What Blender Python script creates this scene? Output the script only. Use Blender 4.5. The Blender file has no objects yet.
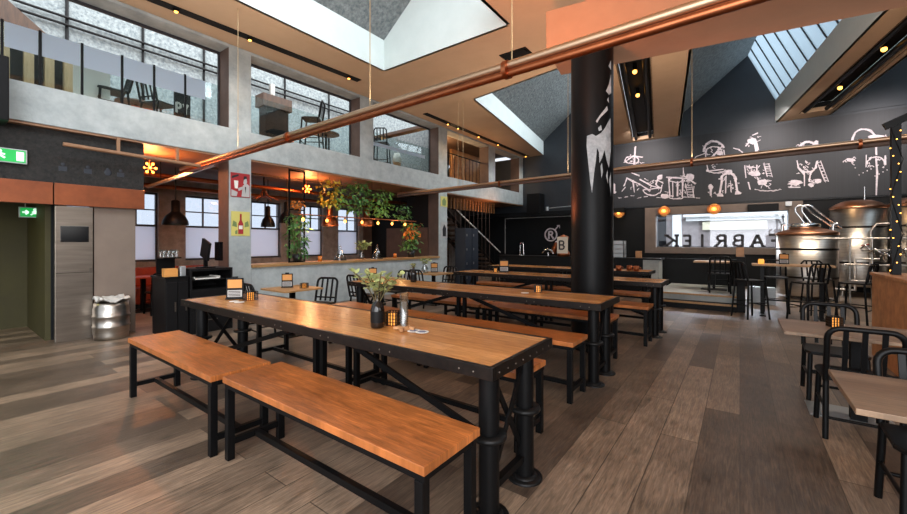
import bpy, bmesh, math, random
from mathutils import Vector, Matrix
random.seed(7)
S = bpy.context.scene
COL = S.collection
PI = math.pi

# ------------------------------------------------------------------ materials
def lin(c):
    return tuple(((v/255.0)/12.92 if v/255.0 <= .04045 else ((v/255.0+.055)/1.055)**2.4) for v in c)

def mat(name, c, rough=.6, metal=0., c2=None, scale=6., bump=0., bscale=None, detail=4., stretch=None, coat=0., spec=.5):
    m = bpy.data.materials.new(name); m.use_nodes = True
    nt = m.node_tree; N = nt.nodes; L = nt.links
    b = N['Principled BSDF']
    b.inputs['Roughness'].default_value = rough
    b.inputs['Metallic'].default_value = metal
    b.inputs['Specular IOR Level'].default_value = spec
    if coat: b.inputs['Coat Weight'].default_value = coat
    a = (*lin(c), 1)
    b.inputs['Base Color'].default_value = a
    if c2 or bump:
        tc = N.new('ShaderNodeTexCoord'); mp = N.new('ShaderNodeMapping')
        L.new(tc.outputs['Object'], mp.inputs['Vector'])
        if stretch: mp.inputs['Scale'].default_value = stretch
        no = N.new('ShaderNodeTexNoise'); no.inputs['Scale'].default_value = scale; no.inputs['Detail'].default_value = detail
        no.inputs['Roughness'].default_value = .65
        L.new(mp.outputs[0], no.inputs['Vector'])
        if c2:
            r = N.new('ShaderNodeValToRGB'); r.color_ramp.elements[0].position = .32; r.color_ramp.elements[1].position = .68
            r.color_ramp.elements[0].color = a; r.color_ramp.elements[1].color = (*lin(c2), 1)
            L.new(no.outputs['Fac'], r.inputs['Fac']); L.new(r.outputs['Color'], b.inputs['Base Color'])
        if bump:
            n2 = no
            if bscale:
                n2 = N.new('ShaderNodeTexNoise'); n2.inputs['Scale'].default_value = bscale; n2.inputs['Detail'].default_value = 3
                L.new(mp.outputs[0], n2.inputs['Vector'])
            bp = N.new('ShaderNodeBump'); bp.inputs['Strength'].default_value = bump; bp.inputs['Distance'].default_value = .02
            L.new(n2.outputs['Fac'], bp.inputs['Height']); L.new(bp.outputs['Normal'], b.inputs['Normal'])
    return m

def emit(name, c, s):
    m = bpy.data.materials.new(name); m.use_nodes = True
    b = m.node_tree.nodes['Principled BSDF']
    b.inputs['Base Color'].default_value = (*lin(c), 1)
    b.inputs['Emission Color'].default_value = (*lin(c), 1); b.inputs['Emission Strength'].default_value = s
    return m

def glass(name, c=(255,255,255), t=.9, rough=.05):
    """thin clear sheet: transparent with a little gloss"""
    m = bpy.data.materials.new(name); m.use_nodes = True
    nt = m.node_tree; N = nt.nodes; L = nt.links
    N.remove(N['Principled BSDF'])
    tr = N.new('ShaderNodeBsdfTransparent'); tr.inputs[0].default_value = (*lin(c), 1)
    gl = N.new('ShaderNodeBsdfGlossy'); gl.inputs['Roughness'].default_value = rough
    mx = N.new('ShaderNodeMixShader'); mx.inputs[0].default_value = 1-t
    L.new(tr.outputs[0], mx.inputs[1]); L.new(gl.outputs[0], mx.inputs[2]); L.new(mx.outputs[0], N['Material Output'].inputs[0])
    return m

def frosted(name, c, t=.35, tc=(255,255,255)):
    """milky sheet: part transparent, part translucent and diffuse"""
    m = bpy.data.materials.new(name); m.use_nodes = True
    nt = m.node_tree; N = nt.nodes; L = nt.links
    N.remove(N['Principled BSDF'])
    tr = N.new('ShaderNodeBsdfTransparent'); tr.inputs[0].default_value = (*lin(tc), 1)
    tl = N.new('ShaderNodeBsdfTranslucent'); tl.inputs[0].default_value = (*lin(c), 1)
    df = N.new('ShaderNodeBsdfDiffuse'); df.inputs[0].default_value = (*lin(c), 1)
    m1 = N.new('ShaderNodeMixShader'); m1.inputs[0].default_value = .4
    L.new(tl.outputs[0], m1.inputs[1]); L.new(df.outputs[0], m1.inputs[2])
    m2 = N.new('ShaderNodeMixShader'); m2.inputs[0].default_value = t
    L.new(m1.outputs[0], m2.inputs[1]); L.new(tr.outputs[0], m2.inputs[2]); L.new(m2.outputs[0], N['Material Output'].inputs[0])
    return m

def planks(name, ca, cb, cc, along='Y', width=.2, length=1.7, rough=.45, grain=.5, bump=.15, mortar=.004, gloss_var=.12, fine=1., knots=0., rnd=False):
    m = bpy.data.materials.new(name); m.use_nodes = True
    nt = m.node_tree; N = nt.nodes; L = nt.links; b = N['Principled BSDF']
    tc = N.new('ShaderNodeTexCoord'); sp = N.new('ShaderNodeSeparateXYZ'); cb_ = N.new('ShaderNodeCombineXYZ')
    L.new(tc.outputs['Object'], sp.inputs[0])
    src = tc.outputs['Object']
    if rnd:
        oi = N.new('ShaderNodeObjectInfo'); ro = N.new('ShaderNodeMath'); ro.operation='MULTIPLY'; ro.inputs[1].default_value = 37.
        L.new(oi.outputs['Random'], ro.inputs[0]); va = N.new('ShaderNodeVectorMath'); L.new(src, va.inputs[0])
        cr = N.new('ShaderNodeCombineXYZ'); L.new(ro.outputs[0], cr.inputs['X']); L.new(cr.outputs[0], va.inputs[1]); src = va.outputs[0]
        L.new(src, sp.inputs[0])
    if along == 'Y': L.new(sp.outputs['Y'], cb_.inputs['X']); L.new(sp.outputs['X'], cb_.inputs['Y'])
    else: L.new(sp.outputs['X'], cb_.inputs['X']); L.new(sp.outputs['Y'], cb_.inputs['Y'])
    br = N.new('ShaderNodeTexBrick'); br.offset = .37; br.offset_frequency = 2; br.squash = 1.0
    br.inputs['Scale'].default_value = 1; br.inputs['Brick Width'].default_value = length; br.inputs['Row Height'].default_value = width
    br.inputs['Mortar Size'].default_value = mortar; br.inputs['Mortar Smooth'].default_value = .3; br.inputs['Bias'].default_value = 0
    br.inputs['Color1'].default_value = (0,0,0,1); br.inputs['Color2'].default_value = (1,1,1,1); br.inputs['Mortar'].default_value = (.5,.5,.5,1)
    L.new(cb_.outputs[0], br.inputs['Vector'])
    ramp = N.new('ShaderNodeValToRGB'); e = ramp.color_ramp.elements
    e[0].position = .08; e[0].color = (*lin(ca),1); e[1].position = .92; e[1].color = (*lin(cc),1)
    k = e.new(.5); k.color = (*lin(cb),1)
    L.new(br.outputs['Color'], ramp.inputs['Fac'])
    mp = N.new('ShaderNodeMapping'); mp.inputs['Scale'].default_value = (1.6, 16, 1)
    L.new(cb_.outputs[0], mp.inputs['Vector'])
    no = N.new('ShaderNodeTexNoise'); no.inputs['Scale'].default_value = 2.2; no.inputs['Detail'].default_value = 7; no.inputs['Roughness'].default_value = .7; no.inputs['Distortion'].default_value = .8
    L.new(mp.outputs[0], no.inputs['Vector'])
    n2 = N.new('ShaderNodeTexNoise'); n2.inputs['Scale'].default_value = 3.1; n2.inputs['Detail'].default_value = 5
    L.new(cb_.outputs[0], n2.inputs['Vector'])
    g = N.new('ShaderNodeMapRange'); g.inputs['From Min'].default_value = .3; g.inputs['From Max'].default_value = .7
    g.inputs['To Min'].default_value = 1-grain; g.inputs['To Max'].default_value = 1+grain*.55
    L.new(no.outputs['Fac'], g.inputs['Value'])
    g2 = N.new('ShaderNodeMapRange'); g2.inputs['From Min'].default_value = .3; g2.inputs['From Max'].default_value = .7
    g2.inputs['To Min'].default_value = 1-grain*.55; g2.inputs['To Max'].default_value = 1+grain*.3
    L.new(n2.outputs['Fac'], g2.inputs['Value'])
    mu = N.new('ShaderNodeMath'); mu.operation = 'MULTIPLY'; L.new(g.outputs[0], mu.inputs[0]); L.new(g2.outputs[0], mu.inputs[1])
    mo = N.new('ShaderNodeMapRange'); mo.inputs['To Min'].default_value = 1; mo.inputs['To Max'].default_value = .45
    L.new(br.outputs['Fac'], mo.inputs['Value'])
    mu2 = N.new('ShaderNodeMath'); mu2.operation = 'MULTIPLY'; L.new(mu.outputs[0], mu2.inputs[0]); L.new(mo.outputs[0], mu2.inputs[1])
    vm = N.new('ShaderNodeVectorMath'); vm.operation = 'SCALE'; L.new(ramp.outputs['Color'], vm.inputs[0]); L.new(mu2.outputs[0], vm.inputs['Scale'])
    out = vm.outputs[0]
    n3m = N.new('ShaderNodeMapping'); n3m.inputs['Scale'].default_value = (4, 70*fine, 1); L.new(cb_.outputs[0], n3m.inputs['Vector'])
    n3 = N.new('ShaderNodeTexNoise'); n3.inputs['Scale'].default_value = 2.; n3.inputs['Detail'].default_value = 6; n3.inputs['Distortion'].default_value = .5; L.new(n3m.outputs[0], n3.inputs['Vector'])
    g3 = N.new('ShaderNodeMapRange'); g3.inputs['From Min'].default_value=.35; g3.inputs['From Max'].default_value=.65; g3.inputs['To Min'].default_value = 1-grain*.45; g3.inputs['To Max'].default_value = 1+grain*.4
    L.new(n3.outputs['Fac'], g3.inputs['Value'])
    v3 = N.new('ShaderNodeVectorMath'); v3.operation='SCALE'; L.new(out, v3.inputs[0]); L.new(g3.outputs[0], v3.inputs['Scale']); out = v3.outputs[0]
    if knots:
        km = N.new('ShaderNodeMapping'); km.inputs['Scale'].default_value = (2.2, 4.5, 1); L.new(cb_.outputs[0], km.inputs['Vector'])
        kv = N.new('ShaderNodeTexVoronoi'); kv.inputs['Scale'].default_value = 1.; L.new(km.outputs[0], kv.inputs['Vector'])
        ka = N.new('ShaderNodeMath'); ka.operation='MULTIPLY_ADD'; L.new(no.outputs['Fac'], ka.inputs[0]); ka.inputs[1].default_value=.16; L.new(kv.outputs['Distance'], ka.inputs[2])
        kr = N.new('ShaderNodeMapRange'); kr.inputs['From Min'].default_value=.1; kr.inputs['From Max'].default_value=.26; kr.inputs['To Min'].default_value=1-knots; kr.inputs['To Max'].default_value=1.
        L.new(ka.outputs[0], kr.inputs['Value'])
        v4 = N.new('ShaderNodeVectorMath'); v4.operation='SCALE'; L.new(out, v4.inputs[0]); L.new(kr.outputs[0], v4.inputs['Scale']); out = v4.outputs[0]
    L.new(out, b.inputs['Base Color'])
    rr = N.new('ShaderNodeMapRange'); rr.inputs['To Min'].default_value = rough-gloss_var; rr.inputs['To Max'].default_value = rough+gloss_var
    L.new(no.outputs['Fac'], rr.inputs['Value']); L.new(rr.outputs[0], b.inputs['Roughness'])
    bp = N.new('ShaderNodeBump'); bp.inputs['Strength'].default_value = bump; bp.inputs['Distance'].default_value = .01
    L.new(mu2.outputs[0], bp.inputs['Height']); L.new(bp.outputs['Normal'], b.inputs['Normal'])
    return m

M = {}
M['floor'] = planks('floor_planks', (92,77,65), (119,101,85), (147,125,105), 'Y', .25, 2.1, .4, .5, .14, fine=.8, knots=.45)
M['top'] = planks('table_wood', (194,132,74), (208,146,86), (218,156,96), 'X', .13, 60, .25, .3, .05, .0008, .05, knots=.4, rnd=True)
M['bench'] = planks('bench_wood', (176,104,54), (190,114,60), (200,122,66), 'X', 9., 60, .3, .5, .08, .0, .06, knots=.6, rnd=True)
M['grey_wood'] = planks('cafe_table_wood', (118,94,74), (134,108,86), (146,120,96), 'X', .09, 60, .4, .35, .06, .001, .06)
M['pale_wood'] = mat('pale_timber', (196,172,132), .6, c2=(170,146,108), scale=3, stretch=(8,8,1))
M['ledge_wood'] = mat('ledge_wood', (176,136,88), .45, c2=(150,112,70), scale=4, stretch=(8,1,8))
M['box_wood'] = mat('chipboard', (208,148,98), .55, c2=(168,114,72), scale=7, bump=.1)
M['dark_wood'] = mat('dark_wood', (92,66,48), .55, c2=(64,46,36), scale=3, stretch=(1,6,1))
M['slat_wood'] = mat('slat_wood', (190,140,92), .5, c2=(150,104,64), scale=4)
M['brown'] = mat('brown_paint', (96,76,66), .7, c2=(80,62,54), scale=3)
M['concrete'] = mat('concrete', (168,172,168), .75, c2=(140,144,142), scale=2.6, bump=.25, bscale=22, detail=8)
M['concrete_wall'] = mat('concrete_wall', (182,188,187), .75, c2=(150,157,158), scale=3.4, bump=.2, bscale=20, detail=8)
M['stucco'] = mat('stucco', (138,144,144), .9, c2=(96,103,106), scale=13, bump=1., bscale=16, detail=3, spec=.2)
M['stucco_dark'] = mat('stucco_dark', (46,43,40), .9, c2=(28,27,26), scale=20, bump=.9, bscale=24)
M['ceil'] = mat('ceiling_paint', (208,176,144), .7, c2=(200,168,136), scale=1.5)
M['white'] = mat('white_paint', (206,214,211), .7, c2=(198,207,204), scale=2)
M['beam'] = mat('beam_paint', (172,126,94), .6, c2=(162,117,86), scale=2)
M['black_wall'] = mat('black_wall', (40,46,52), .55, c2=(34,39,45), scale=2.5)
M['dark_wall'] = mat('dark_wall', (17,19,21), .6, c2=(13,15,17), scale=2.5, spec=.2)
M['slat_wall'] = mat('slat_wall', (33,36,41), .6, c2=(26,29,33), scale=1, stretch=(30,1,.01))
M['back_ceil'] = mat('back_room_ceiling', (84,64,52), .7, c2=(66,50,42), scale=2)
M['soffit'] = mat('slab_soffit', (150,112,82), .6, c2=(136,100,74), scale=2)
M['steel_black'] = mat('black_steel', (8,8,9), .42, .0, c2=(12,12,13), scale=9, spec=.16)
M['iron'] = mat('black_iron', (13,13,14), .42, .0, c2=(17,17,17), scale=10, bump=.05, spec=.22)
M['rim'] = mat('dark_steel_rim', (44,37,33), .38, .7, c2=(28,25,24), scale=12)
M['rivet'] = mat('rivet_steel', (120,112,104), .4, 1.)
M['chair'] = mat('chair_black', (8,8,9), .42, spec=.2)
M['seat'] = mat('chair_seat', (13,13,14), .5, spec=.3)
M['steel'] = mat('stainless', (196,190,182), .34, 1., c2=(172,166,158), scale=3, stretch=(1,1,6))
M['lift_steel'] = mat('lift_steel', (150,140,130), .32, .9, c2=(128,118,108), scale=2.4, stretch=(1,.4,5))
M['chrome'] = mat('chrome', (205,205,205), .15, 1.)
M['copper'] = mat('copper', (168,100,66), .36, 1., c2=(146,84,54), scale=5)
M['copper_band'] = mat('copper_sheet', (150,84,52), .45, .6, c2=(120,66,42), scale=2.5)
M['copper_light'] = mat('pale_copper', (190,160,132), .42, 1.)
M['beige_wall'] = mat('beige_wall', (122,106,94), .6, c2=(112,97,86), scale=2)
M['screen'] = mat('dark_screen', (12,12,14), .12)
M['charcoal'] = mat('charcoal', (15,14,15), .55, c2=(12,12,13), scale=5, spec=.18)
M['locker'] = mat('locker_blue', (34,40,50), .45)
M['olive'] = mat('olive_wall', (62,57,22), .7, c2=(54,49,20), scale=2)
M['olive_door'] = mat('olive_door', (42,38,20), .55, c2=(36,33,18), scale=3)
M['red_leather'] = mat('red_leather', (178,66,34), .45, c2=(150,52,28), scale=6, bump=.1)
M['paper'] = mat('paper', (226,222,214), .7)
M['orange_paper'] = mat('orange_card', (206,142,72), .6)
M['bottle'] = mat('dark_bottle', (22,17,15), .12)
M['leaf'] = mat('leaf_green', (94,142,62), .5, c2=(124,160,74), scale=9)
M['leaf_dark'] = mat('leaf_dark', (62,108,54), .5, c2=(90,132,64), scale=9)
M['leaf_pale'] = mat('leaf_pale', (166,174,116), .55, c2=(142,154,96), scale=9)
M['leaf_yellow'] = mat('leaf_yellow', (196,162,40), .5, c2=(150,140,44), scale=7)
M['leaf_orange'] = mat('leaf_orange', (216,130,46), .5, c2=(190,110,40), scale=7)
M['stem'] = mat('stem', (84,74,46), .7)
M['pot'] = mat('black_pot', (24,24,24), .5)
M['bag'] = mat('white_cloth', (206,202,194), .8, c2=(186,182,176), scale=8, bump=.2)
M['glass'] = glass('clear_glass', (236,240,240), .86)
M['balustrade'] = glass('balustrade_glass', (232,240,240), .95, .02)
M['frost_band'] = frosted('frosted_film', (205,214,226), .12)
M['pane_frost'] = frosted('frosted_pane', (236,238,246), .3, (232,234,245))
M['pane_clear'] = glass('window_glass', (240,244,250), .94, .03)
M['roof_pane'] = frosted('roof_glazing', (150,164,172), .42, (214,220,226))
M['roof_clear'] = glass('clear_roof_glazing', (245,248,250), .95, .05)
M['mullion'] = mat('dark_mullion', (44,42,46), .5)
M['green_sign'] = emit('exit_green', (16,150,66), .45)
M['white_sign'] = emit('exit_white', (215,245,225), .35)
M['bulb'] = emit('amber_bulb', (255,170,70), 3.2)
M['bulb_soft'] = emit('soft_amber_bulb', (255,186,90), 2.)
M['bulb_red'] = emit('orange_bulb', (255,110,40), 5.)
M['candle'] = emit('candle_glow', (255,166,72), .5)
M['amber'] = mat('amber_glass', (190,110,40), .15)
M['gold'] = emit('gold_lampshade', (226,160,80), .36)
M['lightbox'] = emit('lit_panel', (196,186,170), .04)
M['chalk'] = mat('chalk_paint', (222,212,216), .85, c2=(180,170,176), scale=9)
M['splash'] = mat('white_splash', (196,198,200), .6, c2=(150,154,158), scale=12)
M['poster_red'] = mat('poster_red', (160,40,44), .5)
M['poster_dark'] = mat('poster_dark', (34,32,36), .5)
M['poster_grey'] = mat('poster_grey', (178,176,174), .5)
M['poster_yellow'] = mat('poster_yellow', (206,196,110), .5)
M['poster_green'] = mat('poster_green', (116,136,84), .5)
M['print_blue'] = mat('print_blue', (76,84,120), .6)
M['pillar'] = mat('pillar_render', (150,142,138), .8, c2=(118,110,106), scale=5)
M['brass'] = mat('brass', (206,166,104), .35, .8)
M['dome'] = mat('copper_dome', (206,150,116), .32, 1., c2=(188,132,100), scale=4)
M['frame_grey'] = mat('window_frame_paint', (112,98,88), .6, c2=(100,88,80), scale=3)
M['brick'] = mat('street_brick', (150,140,138), .85, c2=(128,118,116), scale=5)
M['cornice'] = mat('street_cornice', (225,225,222), .7)
M['cream'] = mat('cream_sign', (226,218,190), .6)
M['silver_bag'] = mat('light_plate', (168,172,174), .4, .6)

# ------------------------------------------------------------------ mesh builder
class MB:
    def __init__(s): s.v = []; s.f = []; s.sm = []
    def add(s, vs, fs, smooth=False):
        b = len(s.v); s.v += [tuple(v) for v in vs]
        for f in fs: s.f.append(tuple(b+i for i in f)); s.sm.append(smooth)
        return s
    def box(s, x0,x1,y0,y1,z0,z1):
        return s.add([(x0,y0,z0),(x1,y0,z0),(x1,y1,z0),(x0,y1,z0),(x0,y0,z1),(x1,y0,z1),(x1,y1,z1),(x0,y1,z1)],
            [(0,3,2,1),(4,5,6,7),(0,1,5,4),(1,2,6,5),(2,3,7,6),(3,0,4,7)])
    def bar(s, p, q, w, h=None, up=(0,0,1)):
        p = Vector(p); q = Vector(q); h = h or w
        d = (q-p).normalized(); u = Vector(up)
        if abs(d.dot(u)) > .98: u = Vector((0,1,0))
        a = d.cross(u).normalized()*w/2; b = a.cross(d).normalized()*h/2
        vs = [p-a-b,p+a-b,p+a+b,p-a+b,q-a-b,q+a-b,q+a+b,q-a+b]
        return s.add(vs, [(0,1,2,3),(7,6,5,4),(0,4,5,1),(1,5,6,2),(2,6,7,3),(3,7,4,0)])
    def tube(s, pts, r, n=10, cap=True, r2=None):
        pts = [Vector(p) for p in pts]; m = len(pts); rings = []
        t0 = (pts[1]-pts[0]).normalized(); u = Vector((0,0,1)) if abs(t0.z) < .9 else Vector((1,0,0))
        a = t0.cross(u).normalized()
        for i,p in enumerate(pts):
            if i == 0: t = t0
            elif i == m-1: t = (pts[-1]-pts[-2]).normalized()
            else: t = ((pts[i+1]-p).normalized()+(p-pts[i-1]).normalized()).normalized()
            a = (a - t*a.dot(t)).normalized(); b = t.cross(a)
            rr = r if r2 is None else r+(r2-r)*i/(m-1)
            rings.append([p+a*math.cos(2*PI*k/n)*rr+b*math.sin(2*PI*k/n)*rr for k in range(n)])
        vs = [v for R in rings for v in R]; fs = []
        for i in range(m-1):
            for k in range(n): fs.append((i*n+k, i*n+(k+1)%n, (i+1)*n+(k+1)%n, (i+1)*n+k))
        s.add(vs, fs, True)
        if cap:
            s.add(rings[0], [tuple(range(n-1,-1,-1))]); s.add(rings[-1], [tuple(range(n))])
        return s
    def lathe(s, prof, c=(0,0,0), n=20, smooth=True, axis='z'):
        c = Vector(c); vs = []; m = len(prof)
        for r,z in prof:
            for k in range(n):
                a = 2*PI*k/n
                o = Vector((r*math.cos(a), r*math.sin(a), z))
                if axis == 'y': o = Vector((o.x, o.z, o.y))
                if axis == 'x': o = Vector((o.z, o.x, o.y))
                vs.append(c+o)
        fs = []
        for i in range(m-1):
            for k in range(n): fs.append((i*n+k, i*n+(k+1)%n, (i+1)*n+(k+1)%n, (i+1)*n+k))
        return s.add(vs, fs, smooth)
    def cyl(s, c, r, z0, z1, n=18):
        return s.lathe([(0.0001,z0),(r,z0)],c,n,False).lathe([(r,z0),(r,z1)],c,n,True).lathe([(r,z1),(0.0001,z1)],c,n,False)
    def ball(s, c, r, n=12, sx=1, sy=1, sz=1):
        c = Vector(c); vs=[]; m=max(5,n//2)
        for i in range(m+1):
            th = PI*i/m
            for k in range(n):
                a = 2*PI*k/n; rr = max(math.sin(th), .002)
                vs.append(c+Vector((r*sx*rr*math.cos(a), r*sy*rr*math.sin(a), r*sz*math.cos(th))))
        fs = [(i*n+k, (i+1)*n+k, (i+1)*n+(k+1)%n, i*n+(k+1)%n) for i in range(m) for k in range(n)]
        return s.add(vs, fs, True)
    def prism(s, poly, d):
        """poly: 3-D points of a planar polygon, extruded by vector d"""
        d = Vector(d); P = [Vector(p) for p in poly]; n = len(P)
        fs = [tuple(range(n-1,-1,-1)), tuple(range(n,2*n))]+[(i,(i+1)%n,n+(i+1)%n,n+i) for i in range(n)]
        return s.add(P+[p+d for p in P], fs)
    def ribbon(s, pts, w, nrm, th=.003):
        for a,b in zip(pts, pts[1:]):
            if (Vector(b)-Vector(a)).length > 1e-5: s.bar(a, b, w, th, nrm)
        return s
    def leaf(s, p, d, up, L, W):
        d = d.normalized(); a = d.cross(up)
        if a.length < .01: a = d.cross(Vector((1,.3,0)))
        a.normalize(); n = a.cross(d)
        q = [p, p+d*L*.35+a*W*.5+n*L*.06, p+d*L*.7+a*W*.35+n*L*.04, p+d*L, p+d*L*.7-a*W*.35+n*L*.04, p+d*L*.35-a*W*.5+n*L*.06, p+d*L*.4-n*L*.02]
        return s.add(q, [(0,6,1),(1,6,2),(2,6,3),(3,6,4),(4,6,5),(5,6,0)])
    def build(s, name, m, parent=None, bevel=0, loc=None, kind=None, label=None):
        me = bpy.data.meshes.new(name); me.from_pydata(s.v, [], s.f); me.update()
        for p,k in zip(me.polygons, s.sm): p.use_smooth = k
        me.materials.append(m if not isinstance(m, str) else M[m])
        o = bpy.data.objects.new(name, me); COL.objects.link(o)
        if parent: o.parent = parent
        if loc: o.location = loc
        if bevel:
            b = o.modifiers.new('bevel','BEVEL'); b.width = bevel; b.segments = 2; b.limit_method = 'ANGLE'; b.angle_limit = .7
        if kind: o['kind'] = kind
        if label: o['label'] = label
        return o

def tag(o, label, cat, group=None):
    o['label'] = label; o['category'] = cat
    if group: o['group'] = group
    return o
def thing(name, label, cat, loc=(0,0,0), rz=0, group=None):
    o = bpy.data.objects.new(name, None); COL.objects.link(o); o.empty_display_size = .1
    o.location = loc; o.rotation_euler = (0,0,rz)
    return tag(o, label, cat, group)
def dup(root, loc, rz=None, label=None, group=None):
    def cp(o, par):
        c = o.copy(); COL.objects.link(c)
        if par: c.parent = par
        for ch in list(o.children): cp(ch, c)
        return c
    r = cp(root, None); r.location = loc
    if rz is not None: r.rotation_euler = (0,0,rz)
    if label: r['label'] = label
    if group: r['group'] = group
    return r
def one(name, mb, m, label, cat, group=None, bevel=0, loc=None):
    return tag(mb.build(name, m, None, bevel, loc), label, cat, group)
def struct(name, mb, m, bevel=0, parent=None):
    o = mb.build(name, m, parent, bevel)
    if not parent: o['kind'] = 'structure'
    return o

# ------------------------------------------------------------------ the survey: picture rays to points in the room
F_ = 390.; CX_ = 453.5; HY_ = 242.; H_ = 1.5
YAW = math.atan(286.5/F_)
def _ray(px, py):
    a = (px-CX_)/F_; c, s_ = math.cos(YAW), math.sin(YAW)
    return Vector((-s_+a*c, c+a*s_, -(py-HY_)/F_))
def onx(px, py, x):
    r = _ray(px,py); return r*(x/r.x)+Vector((0,0,H_))
def ony(px, py, y):
    r = _ray(px,py); return r*(y/r.y)+Vector((0,0,H_))
def onz(px, py, z):
    r = _ray(px,py); return r*((z-H_)/r.z)+Vector((0,0,H_))
WORLD, SKY, LAMP, UPL, FRONT, UPC, EXPO = .55, 420., 1.0, 95., 215., 26., 1.15
SUNE, WIND = 6., 520.

# ================================================================== THE SETTING
WX = -8.1          # facade plane on the left
BY = 16.5          # back wall plane
CZ = 5.4           # ceiling
struct('floor', MB().box(-13,6.5,-3,17,-.1,0), 'floor')

# ceiling with its roof-light and light-trough openings
HOLES = {
 's1': [(-6.52,-2.2),(-3.37,-2.2),(-3.37,6.21),(-6.52,6.21)],
 's2a': [(-5.84,8.93),(-2.95,8.42),(-4.15,BY+.1),(-7.12,BY+.1)],
 's2b': [(-.5,7.2),(2.26,7.6),(.91,BY+.1),(-1.81,BY+.1)],
 's2c': [(3.46,7.8),(6.2,8.2),(5.0,BY+.1),(2.22,BY+.1)],
 't1': [(-2.02,8.0),(-1.38,8.1),(-2.6,16.13),(-3.33,16.19)],
 't2': [(2.62,8.2),(3.13,8.3),(2.19,15.8),(1.46,15.82)],
}
EPS = .004
def ceiling_mesh():
    bm = bmesh.new()
    def loop(pts):
        vs = [bm.verts.new((x,y,CZ)) for x,y in pts]
        return [bm.edges.new((vs[i],vs[(i+1)%len(vs)])) for i in range(len(vs))]
    ed = loop([(-8.5,-3),(6.5,-3),(6.5,BY+.3),(-8.5,BY+.3)])
    for h in HOLES.values(): ed += loop(h)
    bmesh.ops.triangle_fill(bm, use_beauty=True, edges=ed)
    # drop any face inside a hole
    def inside(p, poly):
        r = False; n = len(poly)
        for i in range(n):
            (x1,y1),(x2,y2) = poly[i],poly[(i+1)%n]
            if (y1>p[1]) != (y2>p[1]) and p[0] < (x2-x1)*(p[1]-y1)/(y2-y1)+x1: r = not r
        return r
    kill = [f for f in bm.faces if any(inside(f.calc_center_median()[:2], h) for h in HOLES.values())]
    bmesh.ops.delete(bm, geom=kill, context='FACES_ONLY')
    bm.normal_update()
    for f in bm.faces:
        if f.normal.z > 0: f.normal_flip()
    me = bpy.data.meshes.new('ceiling'); bm.to_mesh(me); bm.free()
    me.materials.append(M['ceil'])
    o = bpy.data.objects.new('ceiling', me); COL.objects.link(o); o['kind'] = 'structure'
    so = o.modifiers.new('thick','SOLIDIFY'); so.thickness = .12; so.offset = -1
    return o
ceiling_mesh()

UP = {'s1':.68,'s2a':.6,'s2b':.72,'s2c':.72}
tn = 1
for key in ('s1','s2a','s2b','s2c'):
    nl, nr, fr, fl = [Vector((x,y,0)) for x,y in HOLES[key]]
    z0, z1, zr = CZ, CZ+UP[key], 7.78
    def at(v,z): return Vector((v.x,v.y,z))
    rn = nl.lerp(nr,.735); rf = fl.lerp(fr,.735)
    # white upstands round the opening
    mb = MB()
    for a,b in ((nl,fl),(nr,fr),(nl,nr)):
        out = Vector(((b-a).y, -(b-a).x, 0)).normalized()*.06
        mid = (nl+nr+fr+fl)/4
        if out.dot(mid-a) > 0: out = -out
        a_, b_ = a-out*.1, b-out*.1
        mb.prism([at(a_,z0),at(b_,z0),at(b_,z1),at(a_,z1)], out)
    if key == 's1':
        i_ = Vector((0,-.006,0)); mb.prism([at(fl,z0)+i_,at(fr,z0)+i_,at(fr,z1)+i_,at(rf,zr)+i_,at(fl,z1)+i_], (0,.06,0))
    struct('trim_%d' % tn, mb, 'white'); tn += 1
    # stuccoed roof slope on the left and the near gable
    mb = MB().prism([at(nl,z1),at(fl,z1),at(rf,zr),at(rn,zr)], (-.08,0,.1)).prism([at(nl,z1),at(nr,z1),at(rn,zr)], (0,-.08,0))
    struct('ceiling_slope' if key=='s1' else 'ceiling_slope.%03d'%tn, mb, 'stucco')
    # glazed slope on the right, with glazing bars
    gp = MB().prism([at(nr,z1),at(fr,z1),at(rf,zr),at(rn,zr)], (.012,0,.006))
    g = struct('window_%d' % (20+tn), gp, 'roof_pane' if key in ('s2b','s2c') else 'roof_clear')
    bars = MB(); n = max(3,int((fr-nr).length/.62))
    for i in range(n+1):
        a = at(nr.lerp(fr,i/n),z1); b = at(rn.lerp(rf,i/n),zr)
        bars.bar(a, b, .035, .05, (0,1,0))
    bars.build('glazing_bars', 'mullion', g)

# back wall: mural storey, gables behind the roof lights, window opening below
mb = MB()
WB = (-2.56, 1.25, 1.31, 2.52)
mb.box(-13,WB[0],BY,BY+.3,0,2.82).box(WB[1],6.5,BY,BY+.3,0,2.82).box(WB[0],WB[1],BY,BY+.3,0,WB[2]).box(WB[0],WB[1],BY,BY+.3,WB[3],2.82)
struct('wall_back', mb, 'dark_wall')
mb = MB().box(-13,6.5,BY-.04,BY+.3,2.82,5.4)
for key in ('s2a','s2b','s2c'):
    nl, nr, fr, fl = [Vector((x,y,0)) for x,y in HOLES[key]]
    x0,x1 = fl.x-.1, fr.x+.1; xr = fl.lerp(fr,.735).x
    q=BY-.04; mb.prism([(x0,q,5.39),(x1,q,5.39),(x1,q,6.1),(xr,q,7.9),(x0,q,6.1)], (0,.3,0))
struct('wall_back_upper', mb, 'black_wall')
# mural field is a darker painted panel, one with the wall
struct('wall_back_panel', MB().box(-4.6,5.2,BY-.07,BY-.041,2.86,5.32), 'slat_wall')

# the beam over the column, turned a little out of square like the far roof lights
a8 = math.radians(8.2); ux = Vector((math.cos(a8), math.sin(a8), 0)); uy = Vector((-math.sin(a8), math.cos(a8), 0))
b0 = Vector((-2.28,5.38,4.3))
struct('ceiling_beam', MB().prism([b0, b0+ux*8.6, b0+ux*8.6+uy*.98, b0+uy*.98], (0,0,.56)), 'beam', .01)

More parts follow.
